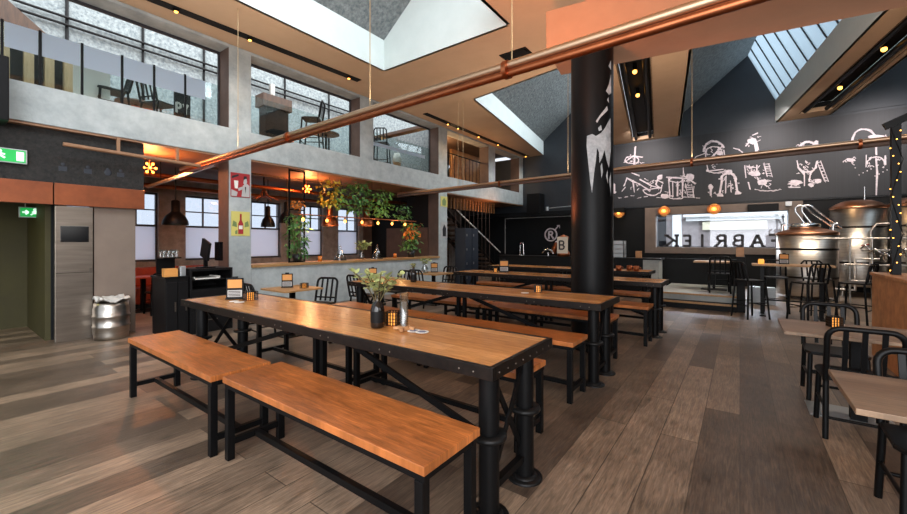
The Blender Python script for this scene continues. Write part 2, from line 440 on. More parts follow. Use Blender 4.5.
# facade of fair-faced concrete
PIERS = [(3.57,4.0),(6.86,7.32),(10.2,10.66),(13.42,13.92),(16.1,BY)]
mb = MB()
TH = .45
x0, x1 = WX-TH, WX
mb.box(x0,x1,-1.5,BY,3.2,3.75)                  # slab edge
mb.box(x0,x1,-1.5,BY,5.34,CZ)                   # head
for y0,y1 in PIERS: mb.box(x0,x1,y0,y1,3.75,5.34)
mb.box(x0,x1,-1.5,-.6,3.75,5.34)
for y0,y1 in ((3.57,4.0),(10.2,10.66)): mb.box(x0,x1,y0,y1,0,3.2)
mb.box(x0,x1,4.0,10.2,0,.97)                    # parapet under the ledge
struct('wall_left', mb, 'concrete_wall', .006)
struct('trim_30', MB().box(x0-.02,x1+.05,4.0,10.2,.97,1.03), 'ledge_wood', .005)
# warm timber strip of wall between head and ceiling and the reveal linings
mb = MB()
for (ya,yb) in ((-.6,3.57),(4.0,6.86),(7.32,10.2),(10.66,13.42),(13.92,16.1)):
    mb.box(x0+.01,x1-.01,yb-.012,yb,3.76,5.33)
mb.box(x0+.01,x1-.01,3.57,3.582,.01,3.19).box(x0+.01,x1-.01,10.188,10.2,1.04,3.19)
mb2 = MB()
for (ya,yb) in ((-.6,3.57),(4.0,6.86),(7.32,10.2),(10.66,13.42),(13.92,16.1)):
    mb2.box(x0+.01,x1-.01,yb-.014,yb-.002,3.76,5.33)
mb2.box(x0+.01,x1-.01,3.558,3.57,.01,3.19).box(x0+.01,x1-.01,10.186,10.198,1.04,3.19)
struct('trim_31', mb2, 'brown')

# gallery windows: slim dark frames, glass balustrade with a frosted band
for i,(ya,yb) in enumerate(((-.6,3.57),(4.0,6.86),(7.32,10.2))):
    xg = x0+.06
    fr = MB().box(xg-.02,xg+.02,ya,yb,5.29,5.34).box(xg-.02,xg+.02,ya,ya+.03,3.75,5.29).box(xg-.02,xg+.02,yb-.045,yb-.015,3.75,5.29)
    w = struct('window_%d' % (i+1), fr, 'mullion')
    n = 4
    ed_ = [-.57]+[onx(px,60,xg).y for px in (2,40,82,122,154,185,206)]
    gl = MB().box(xg-.006,xg+.006,ya+.03,yb-.045,3.75,4.66)
    gl.build('balustrade_pane', 'balustrade', w)
    if i != 1:
        bd = MB()
        for k in range(7 if i == 0 else n):
            s0 = ya+.03+(yb-ya-.3)*k/n; s1 = ya+.03+(yb-ya-.3)*(k+1)/n
            if i == 0: s0, s1 = ed_[k], ed_[k+1]
            bd.box(xg+.008,xg+.012,s0+.02,s1-.02,4.3,4.66) if i == 0 else bd.box(xg+.008,xg+.012,s0,s1,4.28,4.38)
        bd.build('frosted_band', 'frost_band', w)
        if i == 0:
            ps = MB()
            for s0 in ed_[1:-1]:
                ps.box(xg-.01,xg+.02,s0-.015,s0+.015,3.76,4.68)
            ps.build('post', 'steel_black', w)

# gallery behind: floor, stuccoed back wall, end walls
struct('floor_gallery', MB().box(-12.6,x0,-1.5,BY,3.2,3.75), 'soffit')
struct('wall_gallery', MB().box(-12.6,-12.4,-1.5,BY,3.75,8.4), 'stucco')
struct('wall_gallery_end', MB().box(-12.4,x0,-1.6,-1.5,3.75,6.0).box(-12.4,x0,10.38,10.46,3.75,5.4), 'stucco')
struct('wall_stair_panel', MB().box(-10.2,-10.1,13.6,BY,3.75,5.6), 'slat_wood')
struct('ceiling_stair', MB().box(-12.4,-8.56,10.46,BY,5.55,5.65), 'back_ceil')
struct('wall_stair', MB().box(-11.2,-11.1,10.46,13.6,3.75,5.6), 'ledge_wood')
# soffit under the slab: warm timber boards and a darker back-room ceiling
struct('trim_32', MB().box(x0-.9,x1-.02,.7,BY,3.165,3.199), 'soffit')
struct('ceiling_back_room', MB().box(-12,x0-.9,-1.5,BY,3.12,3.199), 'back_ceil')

# ground floor below: lift wall, fascia, back room
struct('wall_lift', MB().box(-8.5,-8.2,1.6,2.12,0,2.36), 'beige_wall')
struct('wall_fascia', MB().box(-8.5,-8.22,-1.5,2.24,2.36,3.165), 'stucco_dark')
struct('trim_33', MB().box(-8.22,-8.1,-1.5,1.13,2.05,2.37).box(-8.22,-8.1,1.145,2.22,2.05,2.37), 'copper_band', .004)
# lift lobby (lit green by its exit sign)
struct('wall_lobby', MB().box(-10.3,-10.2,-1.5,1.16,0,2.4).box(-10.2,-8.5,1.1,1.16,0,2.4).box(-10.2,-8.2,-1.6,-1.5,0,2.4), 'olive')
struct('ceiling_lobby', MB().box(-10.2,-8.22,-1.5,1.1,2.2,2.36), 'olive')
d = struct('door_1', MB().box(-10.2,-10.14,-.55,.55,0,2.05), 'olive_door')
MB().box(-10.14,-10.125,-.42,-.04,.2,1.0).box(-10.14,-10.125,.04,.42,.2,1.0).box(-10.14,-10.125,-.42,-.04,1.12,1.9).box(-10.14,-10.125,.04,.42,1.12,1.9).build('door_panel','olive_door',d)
MB().bar((-10.1,.44,1.0),(-10.1,.44,1.18),.02).build('door_handle','steel',d)

# back room outer wall with factory windows
BX = -11.6
WIN = [(1.8,3.46),(4.04,6.66),(7.35,8.19),(8.82,9.77)]
mb = MB(); prev = 1.0
mb.box(BX-.3,BX,-1.5,BY,0,1.02).box(BX-.3,BX,-1.5,BY,2.72,3.2)
for a,b in WIN+[(BY,BY)]:
    if a > prev: mb.box(BX-.3,BX,prev,a,1.02,2.72)
    prev = b
mb.box(BX-.3,BX,-1.5,1.0,1.02,2.72)
struct('wall_outer', mb, 'pillar')
for i,(a,b) in enumerate(WIN):
    fr = MB()
    X = BX-.12
    for z in (1.02,1.88,2.67): fr.box(X-.025,X+.025,a,b,z,z+.05)
    n = max(2,round((b-a)/.42))
    for k in range(n+1):
        y = a+.02+(b-a-.04)*k/n
        fr.box(X-.02,X+.02,y-.018,y+.018,1.9 if 0<k<n else 1.02,2.7)
    fr.box(X-.015,X+.015,a,b,2.28,2.31)
    w = struct('window_%d' % (i+5), fr, 'mullion')
    MB().box(X-.008,X+.004,a,b,1.06,1.89).build('lower_pane','pane_frost',w)
    MB().box(X-.004,X+.004,a,b,1.92,2.68).build('upper_pane','pane_clear',w)
struct('wall_back_room_end', MB().box(-12,-8.55,10.3,10.4,0,3.12), 'dark_wall')
struct('wall_back_room_panel', MB().box(-11.55,-11.5,9.9,10.3,.5,2.2).box(-10.6,-8.6,10.22,10.29,.9,2.0), 'brown')
struct('wall_back_room_start', MB().box(-12,-8.5,1.16,1.24,0,3.12), 'dark_wall')

# window in the back wall: reveal frame, pane, street beyond
fr = MB(); fx0,fx1,fz0,fz1 = -2.94,1.6,1.08,2.8
fr.box(fx0,WB[0],BY-.1,BY-.002,fz0,fz1).box(WB[1],fx1,BY-.1,BY-.002,fz0,fz1).box(WB[0],WB[1],BY-.1,BY-.002,fz0,WB[2]).box(WB[0],WB[1],BY-.1,BY-.002,WB[3],fz1)
w = struct('window_10', fr, 'frame_grey', .006)
MB().box(WB[0],WB[1],BY+.1,BY+.108,WB[2],WB[3]).build('pane','pane_clear',w)
mb = MB()
mb.box(WB[0],WB[1],BY+.09,BY+.12,1.31,1.335).build('window_rail','mullion',w)

# raised stage with two steps, low black wall behind it
struct('floor_stage', MB().box(-1.62,-.06,10.55,13.0,0,.3), 'concrete')
struct('floor_stage_step', MB().box(-1.62,-.06,10.22,10.55,0,.15), 'dark_wall')
struct('trim_34', MB().box(-1.62,-.06,10.2,10.24,.12,.16).box(-1.62,-.06,10.53,10.57,.27,.31), 'ledge_wood')
struct('wall_low', MB().box(-1.75,-.06,13.0,13.1,0,1.02), 'dark_wall')
struct('wall_partition', MB().box(-.06,.09,10.28,12.9,0,1.18), 'charcoal', .01)
struct('wall_right', MB().box(6.5,6.6,-3,BY,0,CZ), 'dark_wall')

# ================================================================== COLUMN
def column():
    c = Vector((-1.71,5.68,0)); r = .287; zt = 4.3
    t = thing('round_column', 'big round black steel column between the long tables, white peeling splash on it', 'column', c)
    MB().cyl((0,0,0), r, .0, zt-.002, 40).build('shaft', 'steel_black', t)
    MB().cyl((0,0,0), r+.04, 0, .03, 40).build('base_collar', 'iron', t)
    # the white splash: paint patches lying on the shaft
    def on(px, py):
        d = _ray(px,py); o = Vector((0,0,H_))-c
        a = d.x*d.x+d.y*d.y; b = 2*(o.x*d.x+o.y*d.y); cc = o.x*o.x+o.y*o.y-(r+.003)**2
        q = b*b-4*a*cc
        k = (-b-math.sqrt(max(q,0)))/(2*a); p = o+d*k
        return math.atan2(p.y,p.x), p.z
    polys = [[(587,136),(592,134),(596,136),(601,133),(605,128),(608,122),(610.5,118),(610.8,150),(609,168),(606.5,160),(604.5,150),(602,158),(599.5,163),(599,152),(597,148),(596,160),(594,174),(592,193),(590,180),(588,160),(586.5,145)],
             [(596,121),(600,115),(604,110),(607,106),(608,110),(604,114),(600,118),(597,123)],
             [(606,91),(609,84),(611,74),(611.2,93),(609,95)],[(608.5,66),(611,60),(611,70)],[(609,180),(611,172),(611,196),(610,188)],[(600.5,166),(602,163),(603,172),(601.5,178)],[(606,176),(607.5,170),(608,184)],[(598,128),(601,125),(602,130),(599,131)],[(607,100),(608.5,97),(609,103)]]
    mb = MB()
    for poly in polys:
        pp = [on(*p) for p in poly]
        bm = bmesh.new(); vs = [bm.verts.new((a,z,0)) for a,z in pp]; es=[bm.edges.new((vs[i],vs[(i+1)%len(vs)])) for i in range(len(vs))]
        bmesh.ops.triangle_fill(bm, use_beauty=True, edges=es)
        bmesh.ops.subdivide_edges(bm, edges=bm.edges[:], cuts=3, use_grid_fill=True)
        bmesh.ops.triangulate(bm, faces=bm.faces[:])
        bm.verts.index_update()
        mb.add([((r+.003)*math.cos(v.co.x),(r+.003)*math.sin(v.co.x),v.co.y) for v in bm.verts], [tuple(v.index for v in f.verts) for f in bm.faces])
        bm.free()
    mb.build('paint_splash', 'splash', t, label='white splash of peeling paint')
    return t
column()

# ================================================================== LONG TABLES
TL, TW, TZ = 3.95, .77, .87
def make_table(label):
    t = thing('beer_hall_table', label, 'table', (0,0,0), 0, 'long pipe-legged beer hall tables')
    hx, hy = TL/2, TW/2
    MB().box(-hx+.028,hx-.028,-hy+.028,hy-.028,TZ-.045,TZ-.001).build('tabletop','top',t)
    rim = MB()
    for y in (-1,1): rim.box(-hx,hx,min(y*hy,y*(hy-.028)),max(y*hy,y*(hy-.028)),TZ-.066,TZ+.002)
    for x in (-1,1): rim.box(min(x*hx,x*(hx-.028)),max(x*hx,x*(hx-.028)),-hy+.028,hy-.028,TZ-.066,TZ+.002)
    rim.build('steel_rim','rim',t,.003)
    rv = MB()
    for y in (-1,1):
        for k in range(7):
            xc = -hx+.16+k*(TL-.32)/6
            for dx in (-.045,.045): rv.ball((xc+dx, y*(hy+.001), TZ-.036), .006, 8, 1,.5,1)
    for x in (-1,1):
        for k in range(8): rv.ball((x*(hx+.001), -hy+.07+k*(TW-.14)/7, TZ-.036), .006, 8, .5,1,1)
    rv.build('rivet','rivet',t)
    MB().box(-hx+.1,hx-.1,-.03,.03,TZ-.1,TZ-.046).box(-.03,.03,-hy+.06,hy-.06,TZ-.1,TZ-.046).build('under_rail','steel_black',t)
    for x in (-1,1):
        for y in (-1,1):
            c = (x*(hx-.12), y*.22, 0)
            l = MB().cyl(c,.057,.0,TZ-.085,22)
            lo = l.build('leg','steel_black',t)
            f = MB().lathe([(.057,.016),(.105,.016),(.112,.008),(.112,0)],c,22).lathe([(.057,.03),(.075,.026),(.08,.016)],c,22); f.build('base_flange','iron',lo)
            f = MB().lathe([(.057,.425),(.096,.428),(.1,.44),(.096,.455),(.057,.458)],c,22)
            f.build('collar_flange','iron',lo)
        xx = x*(hx-.12)
        MB().bar((xx-.01,-.19,.78),(xx-.01,.19,.2),.036,.012,(1,0,0)).bar((xx+.01,.19,.78),(xx+.01,-.19,.2),.036,.012,(1,0,0)).build('cross_brace','steel_black',t)
        MB().bar((xx,-.17,.14),(xx,.17,.14),.04).build('stretcher','steel_black',t)
    for x in (-1,1):
        MB().bar((x*.1,0,TZ-.1),(x*(hx-.17),0,.26),.045,.02,(0,1,0)).build('diagonal_brace','steel_black',t)
    for x in (-.05,.05):
        MB().box(x-.022,x+.022,-.022,.022,0,TZ-.09).build('centre_post','steel_black',t)
    return t
def place(obj, x, y): obj.location = (x, y, 0)
T1 = make_table('long wooden beer table nearest the camera, holding the dark bottle vase and beer mats'); place(T1, -2.965, 2.06)
T2 = dup(T1, (-3.1,4.41,0), label='long wooden beer table just in front of the round black column')
T3 = dup(T1, (-2.94,7.07,0), label='long wooden beer table directly behind the round black column')
T4 = dup(T1, (-3.5,9.35,0), label='farthest long wooden beer table, just before the black bar counter')

# ================================================================== BENCHES
BL, BW, BZ = 1.83, .43, .57
def make_bench(label):
    t = thing('wooden_bench', label, 'bench', (0,0,0), 0, 'wooden benches along the long tables')
    hx, hy = BL/2, BW/2
    MB().box(-hx,hx,-hy,hy,BZ-.042,BZ).build('seat','bench',t,.004)
    ap = MB()
    for y in (-1,1): ap.box(-hx+.01,hx-.01,y*(hy-.03)-.018,y*(hy-.03)+.018,BZ-.075,BZ-.042)
    for x in (-1,1): ap.box(x*(hx-.03)-.018,x*(hx-.03)+.018,-hy+.05,hy-.05,BZ-.075,BZ-.042)
    ap.build('seat_frame','steel_black',t)
    for x in (-1,1):
        for y in (-1,1):
            cx, cy = x*(hx-.04), y*(hy-.032)
            MB().box(cx-.024,cx+.024,cy-.024,cy+.024,0,BZ-.076).build('leg','steel_black',t,.003)
        cx = x*(hx-.04)
        MB().box(cx-.018,cx+.018,-hy+.057,hy-.057,.1,.14).build('end_rail','steel_black',t)
    MB().box(-hx+.06,hx-.06,-.018,.018,.1,.14).build('stretcher','steel_black',t)
    return t
B0 = make_bench('wooden bench nearest the camera, its end corner beside the front table legs'); B0.location = (-1.965,1.44,0)
BENCHES = [
 (-3.86,1.39,'wooden bench left of the nearest bench, pointing at the steel keg'),
 (-2.15,2.70,'wooden bench behind the nearest long table, its right end showing past the table legs'),
 (-4.02,2.70,'wooden bench hidden behind the nearest long table under the orange menu stand'),
 (-2.15,3.75,'wooden bench before the second long table, right half, behind the beer mats'),
 (-4.02,3.76,'wooden bench before the second long table, left half, behind the bottle vase'),
 (-2.17,5.10,'wooden bench behind the second long table, its end tucked against the round column foot'),
 (-4.04,5.10,'wooden bench behind the second long table, its left end by the wall-side chairs'),
 (-1.97,6.34,'wooden bench in front of the third long table, coming out right of the round column'),
 (-3.84,6.34,'wooden bench in front of the third long table, left of the round column'),
 (-2.20,7.76,'wooden bench behind the third long table, short end seen right of the column'),
 (-4.07,7.76,'wooden bench behind the third long table, left end by the blue lockers'),
]
for x,y,l in BENCHES: dup(B0, (x,y,0), label=l)

# ================================================================== CHAIRS
def make_chair(label, group='black metal slat-back chairs'):
    """faces +y, origin on the floor under the seat centre"""
    t = thing('metal_chair', label, 'chair', (0,0,0), 0, group)
    w, dp = .2, .2
    def arc(c, r, a0, a1, n, f): return [f(c[0]+r*math.cos(a0+(a1-a0)*k/n), c[1]+r*math.sin(a0+(a1-a0)*k/n)) for k in range(n+1)]
    lean = lambda z: -dp-.02-.09*max(0,(z-.45))/.41
    f = lambda x,z: (x, lean(z), z)
    pts = [f(-w,.44)]+arc((-w+.08,.78),.08,PI,PI/2,5,f)+arc((w-.08,.78),.08,PI/2,0,5,f)+[f(w,.44)]
    MB().tube(pts,.02,8).build('back_frame','chair',t)
    for k in (-1,0,1):
        x = k*.1
        MB().bar(f(x,.47),f(x,.85),.03,.014,(0,1,0)).build('slat','chair',t)
    MB().bar(f(-w,.53),f(w,.53),.025,.016,(0,1,0)).build('back_rail','chair',t)
    st = MB().prism([(-.21,-.2,.435),(.21,-.2,.435),(.225,.12,.435),(.19,.2,.435),(-.19,.2,.435),(-.225,.12,.435)],(0,0,.028))
    so = st.build('seat','seat',t,.008)
    for x in (-1,1):
        MB().tube([(x*.195,-.2,.45),(x*.205,-.25,.0)],.019,8).build('leg','chair',t)
        MB().tube([(x*.19,.17,.44),(x*.205,.2,.0)],.019,8).build('leg','chair',t)
        MB().tube([(x*.2,-.225,.22),(x*.198,.185,.22)],.012,6).build('stretcher','chair',t)
    MB().tube([(-.2,-.235,.16),(.2,-.235,.16)],.012,6).build('stretcher','chair',t)
    MB().tube([(-.2,.185,.28),(.2,.185,.28)],.012,6).build('stretcher','chair',t)
    return t
CH = make_chair('black metal chair with its back to us at the cafe table with the lattice candle'); CH.location = (.73,4.33,0)
CHAIRS = [
 (.73,5.18,PI,'black metal chair on the far side of the cafe table with the lattice candle'),
 (.86,3.08,PI,'black metal chair tucked under the cafe table cut off by the right edge'),
 (-5.95,3.2,-.1,'black metal chair nearest the concrete pier, left of the first small wall-side table'),
 (-5.8,3.98,PI+.35,'black metal chair right of the first small wall-side table, seen past the long table'),
 (-5.93,5.16,0,'black metal chair in front of the ledge, left one behind the bottle vase leaves'),
 (-5.97,6.02,PI,'black metal chair before the parapet, right one beyond the bottle vase leaves'),
 (-5.95,6.93,0,'black metal chair at the far wall-side table, below the hanging orange leaves'),
 (-6.05,7.8,PI,'black metal chair at the far wall-side table, next to the pier with two small posters'),
 (-9.85,2.95,PI/2,'black slat-back chair in the back room in front of the red bench'),
 (-9.45,3.6,PI/2,'black chair in the back room half hidden by the till cabinet'),
 (-.4,11.25,.1,'black chair with its back to us on the raised stage'),
]
for x,y,r,l in CHAIRS:
    c = dup(CH, (x,y,.3 if 'stage' in l else 0), r, l)

# tall bar stools round the high table
def make_stool(label):
    t = thing('bar_stool', label, 'stool', (0,0,0), 0, 'tall black bar stools')
    zs = .74; w=.18
    f = lambda x,z: (x, -.19-.06*(z-zs)/.35, z)
    pts = [f(-w,zs),f(-w,zs+.3),f(-w+.05,zs+.36),f(w-.05,zs+.36),f(w,zs+.3),f(w,zs)]
    MB().tube(pts,.018,8).build('back_frame','chair',t)
    for x in (-.09,0,.09): MB().bar(f(x,zs+.03),f(x,zs+.35),.028,.012,(0,1,0)).build('slat','chair',t)
    MB().prism([(-.19,-.19,zs-.015),(.19,-.19,zs-.015),(.2,.1,zs-.015),(.16,.19,zs-.015),(-.16,.19,zs-.015),(-.2,.1,zs-.015)],(0,0,.03)).build('seat','seat',t,.008)
    for x in (-1,1):
        for y in (-1,1):
            MB().tube([(x*.17,y*.17,zs-.015),(x*.21,y*.22,0)],.017,8).build('leg','chair',t)
        MB().tube([(x*.195,-.2,.32),(x*.195,.2,.32)],.011,6).build('foot_rail','chair',t)
    for y in (-1,1): MB().tube([(-.195,y*.2,.26),(.195,y*.2,.26)],.011,6).build('foot_rail','chair',t)
    return t
ST = make_stool('black bar stool on the left end of the high table, beside the black partition'); ST.location=(.16,9.72,0); ST.rotation_euler=(0,0,-.9)
for x,y,r,l in ((1.02,9.75,.65,'black bar stool with slatted back in front of the smaller brew kettle'),
                (1.72,10.2,1.1,'black bar stool between the high table and the chipboard counter'),
                (.62,10.87,PI,'black bar stool behind the high table, half hidden by the table edge'),
                (1.3,10.95,PI+.3,'black bar stool behind the high table under the brewery pipes')):
    dup(ST, (x,y,0), r, l)

# high table
t = thing('high_table','high narrow table with wooden top among the bar stools by the brew kettles','table',(.82,10.3,0))
MB().box(-.62,.62,-.28,.28,1.015,1.05).build('tabletop','ledge_wood',t,.004)
for x in (-.45,.45):
    MB().box(x-.03,x+.03,-.03,.03,.02,1.015).build('leg','steel_black',t)
    MB().box(x-.05,x+.05,-.26,.26,0,.02).build('foot','steel_black',t)
MB().box(-.42,.42,-.015,.015,.3,.33).build('stretcher','steel_black',t)
# stage table
t = thing('stage_table','small dark-legged table with wooden top on the raised stage','table',(-.5,11.85,.3))
MB().box(-.45,.32,-.3,.3,.68,.72).build('tabletop','ledge_wood',t,.004)
MB().box(-.06,.0,-.03,.03,.02,.68).build('pedestal','steel_black',t); MB().box(-.3,.24,-.2,.2,0,.02).build('base_plate','steel_black',t)

# cafe tables on the right
def cafe(label, x0,x1,y0,y1,pl):
    t = thing('cafe_table', label, 'table', ((x0+x1)/2,(y0+y1)/2,0), 0, 'square cafe tables on one pedestal')
    hx,hy = (x1-x0)/2,(y1-y0)/2
    MB().box(-hx,hx,-hy,hy,.722,.75).build('tabletop','grey_wood',t,.003)
    MB().box(-.05,.05,-.04,.04,.012,.722).build('pedestal','charcoal',t)
    MB().box(-hx*.62,hx*.45,*pl,0,.012).build('base_plate','silver_bag',t,.003,label='light steel base plate')
    return t
cafe('grey-brown cafe table on the right with the lattice candle holder on it', .3,1.3,4.3,5.0,(-.08,.28))
cafe('grey-brown cafe table in the lower right corner, cut off by the picture edge', .42,1.4,2.49,3.17,(-.3,.03))
# small wall-side tables
def wall_table(label, x, y):
    t = thing('wall_side_table', label, 'table', (x,y,0), 0, 'small tables along the parapet')
    MB().box(-.36,.36,-.34,.34,.722,.75).build('tabletop','ledge_wood',t,.003)
    MB().box(-.035,.035,-.035,.035,.012,.722).build('pedestal','steel_black',t); MB().box(-.25,.25,-.25,.25,0,.012).build('base_plate','steel_black',t)
wall_table('small square table by the parapet nearest the concrete pier with a menu on it', -5.9,3.58)
wall_table('small square table before the parapet behind the bottle vase leaves', -5.95,5.6)
wall_table('small square table at the far end of the parapet below the orange leaves', -6.0,7.35)

# chipboard counter at right with the string-light post
t = thing('chipboard_counter','chipboard bar counter at the right edge, next to the stools','counter',(1.9,6.6,0))
MB().box(-.48,.6,-1.45,.9,0,1.06).build('body','box_wood',t); MB().box(-.5,.62,-1.47,.92,1.06,1.1).build('worktop','box_wood',t,.004)
t = thing('string_light_post','black post wound with amber string lights standing on the chipboard counter','post',(1.535,7.05,1.1))
MB().box(-.04,.04,-.04,.04,0,1.85).build('post','steel_black',t)
MB().bar((-.1,-.02,1.82),(.28,-.02,2.0),.06,.08).build('top_bracket','steel_black',t)
for k in range(18):
    a = k*2.4; z = .05+k*.1
    x = [-.048,0,.03,.015,-.03][k%5]; y = [-.02,-.048,-.048,-.048,-.048][k%5]
    MB().ball((x,y,z),.007,6).build('fairy_bulb','bulb',t)
wr = [(-.05,-.05,.03),(.05,-.05,.5),(-.05,-.05,.95),(.05,-.05,1.4),(-.05,-.05,1.8)]
MB().tube(wr,.004,4).build('light_cord','steel_black',t)

# ================================================================== COPPER PIPES UNDER THE CEILING
def at_px(px, A, d):
    lo, hi = 0., 1.
    f = lambda s: (lambda v: CX_+F_*(v.x*math.cos(YAW)+v.y*math.sin(YAW))/(-v.x*math.sin(YAW)+v.y*math.cos(YAW)))(A+d*s)
    for _ in range(40):
        m = (lo+hi)/2
        if f(m) < px: lo = m
        else: hi = m
    return lo
def pipe(label, A, B, marks, clamps, col):
    A, B = Vector(A), Vector(B)
    t = thing('ceiling_pipe', label, 'pipe', A, 0, 'twin copper pipes hung under the ceiling')
    d = B-A; n = d.normalized(); side = Vector((-n.y,n.x,0))
    MB().tube([side*.0+Vector((0,0,.035)), d+Vector((0,0,.035))], .036, 16).build('upper_tube', M['copper_light'], t, label='paler upper tube')
    MB().tube([Vector((0,0,-.035)), d+Vector((0,0,-.035))], .034, 16).build('lower_tube', col, t)
    for px in clamps:
        p = d*at_px(px, A, d); MB().tube([p-n*.02, p+n*.02], .078, 14).build('clamp', 'copper', t)
    for px in marks:
        p = d*at_px(px, A, d); MB().tube([p+Vector((0,0,.07)), p+Vector((0,0,CZ-A.z))], .005, 6).build('hanger_rod', 'pale_wood', t)
pz = 2.98
a = onz(181,171,pz); b = onz(668,20,pz); dr = (b-a)
pipe('copper twin pipe running from the left opening across the nearest part of the hall', a, a+dr*1.6, (238,370,512), (289,507), 'copper')
a = onz(398,195,pz); b = onz(907,139,pz); dr = b-a
pipe('copper twin pipe farther back, crossing in front of the round column and the mural', a, a+dr*1.25, (458,463,568,692), (500,692,860), M['brown'])
# grey lamp rail under the slab
t = thing('lamp_rail','slim grey lamp rail below the slab at the left end of the copper pipe','rail',(0,0,0))
p,q = onx(147,187,-9.6), onx(214,165,-8.75)
MB().bar(p,q,.07,.05).build('rail','steel',t)
for s in (.2,.75): MB().tube([p.lerp(q,s), Vector((p.lerp(q,s).x,p.lerp(q,s).y,3.12))],.008,6).build('hanger_rod','steel_black',t)
# timber-coloured conduit under the soffit
t = thing('ceiling_conduit','thin copper conduit under the slab above the lift pictograms','pipe',(0,0,0))
p,q = onx(63,144,-8.0), onx(200,166,-8.0)
MB().tube([p,q],.03,10).build('tube','soffit',t)
for s in (.35,.8): MB().box(p.lerp(q,s).x-.02,p.lerp(q,s).x+.02,p.lerp(q,s).y-.02,p.lerp(q,s).y+.02,p.z,3.165).build('bracket','soffit',t)

# ================================================================== RECESSED TRACK LIGHTS
def track(label, X0,Y0,X1,Y1, lamps):
    t = thing('track_light', label, 'ceiling light', (X0,Y0,CZ), 0, 'black recessed lamp tracks over the facade')
    d = Vector((X1-X0,Y1-Y0,0))
    MB().bar((0,0,-.008),tuple(d+Vector((0,0,-.008))),.17,.015).build('slot','dark_wall',t)
    for s in lamps:
        p = d*s
        l = MB().cyl((p.x,p.y,0),.05,-.05,-.012,14).build('lamp_head','steel_black',t)
        MB().ball((p.x,p.y,-.05),.032,10,1,1,.7).build('bulb','bulb',l)
track('black recessed lamp track above the two nearest gallery windows', -7.62,2.0,-7.41,6.24,(.12,.40,.93))
track('black recessed lamp track above the far gallery windows', -7.69,9.01,-7.78,16.3,(.16,.24,.42,.62,.97))

def trough(label, key, bulbs):
    nl,nr,fr,fl = [Vector((x,y,CZ)) for x,y in HOLES[key]]
    t = thing('light_trough', label, 'ceiling light', nl, 0, 'black light troughs in the ceiling')
    o = nl
    mb = MB(); up = Vector((0,0,.26))
    for p,q in ((nl,fl),(nr,fr),(fl,fr),(nl,nr)):
        out = Vector(((q-p).y,-(q-p).x,0)).normalized()*.02
        if out.dot((nl+nr+fr+fl)/4-p) > 0: out = -out
        mb.prism([p-o+out*.3,q-o+out*.3,q-o+up+out*.3,p-o+up+out*.3], out)
    mb.prism([nl-o+up,fl-o+up,fr-o+up,nr-o+up],(0,0,.02))
    mb.build('box','dark_wall',t)
    for s in (.17,.83):
        p = nl.lerp(nr,s)-o+Vector((0,0,.05)); q = fl.lerp(fr,s)-o+Vector((0,0,.05))
        m_ = [p.lerp(q,k/7) for k in range(8)]
        MB().tube(m_,.055,10).build('rail','steel_black',t)
    for s in bulbs:
        p = nl.lerp(fl,s).lerp(nr.lerp(fr,s),.5)-o
        l = MB().cyl((p.x,p.y,0),.05,.1,.26,12).build('socket','steel_black',t)
        MB().ball((p.x,p.y,.07),.05,12).build('bulb','bulb',l)
trough('black light trough with amber bulbs in the ceiling right of the round column', 't1', (.09,.22,.42))
trough('black light trough with amber bulbs in the ceiling at the upper right', 't2', (.2,.46,.76))

# air vent in the ceiling
t = thing('ceiling_vent','square dark air grille in the ceiling beside the orange-lit beam','vent',(-3.75,7.42,CZ))
MB().box(-.3,.3,-.3,.3,-.015,-.001).build('frame','rim',t)
for k in range(6): MB().bar((-.26,-.22+k*.088,-.03),(.26,-.22+k*.088,-.03),.06,.008,(0,.5,1)).build('louvre','charcoal',t)

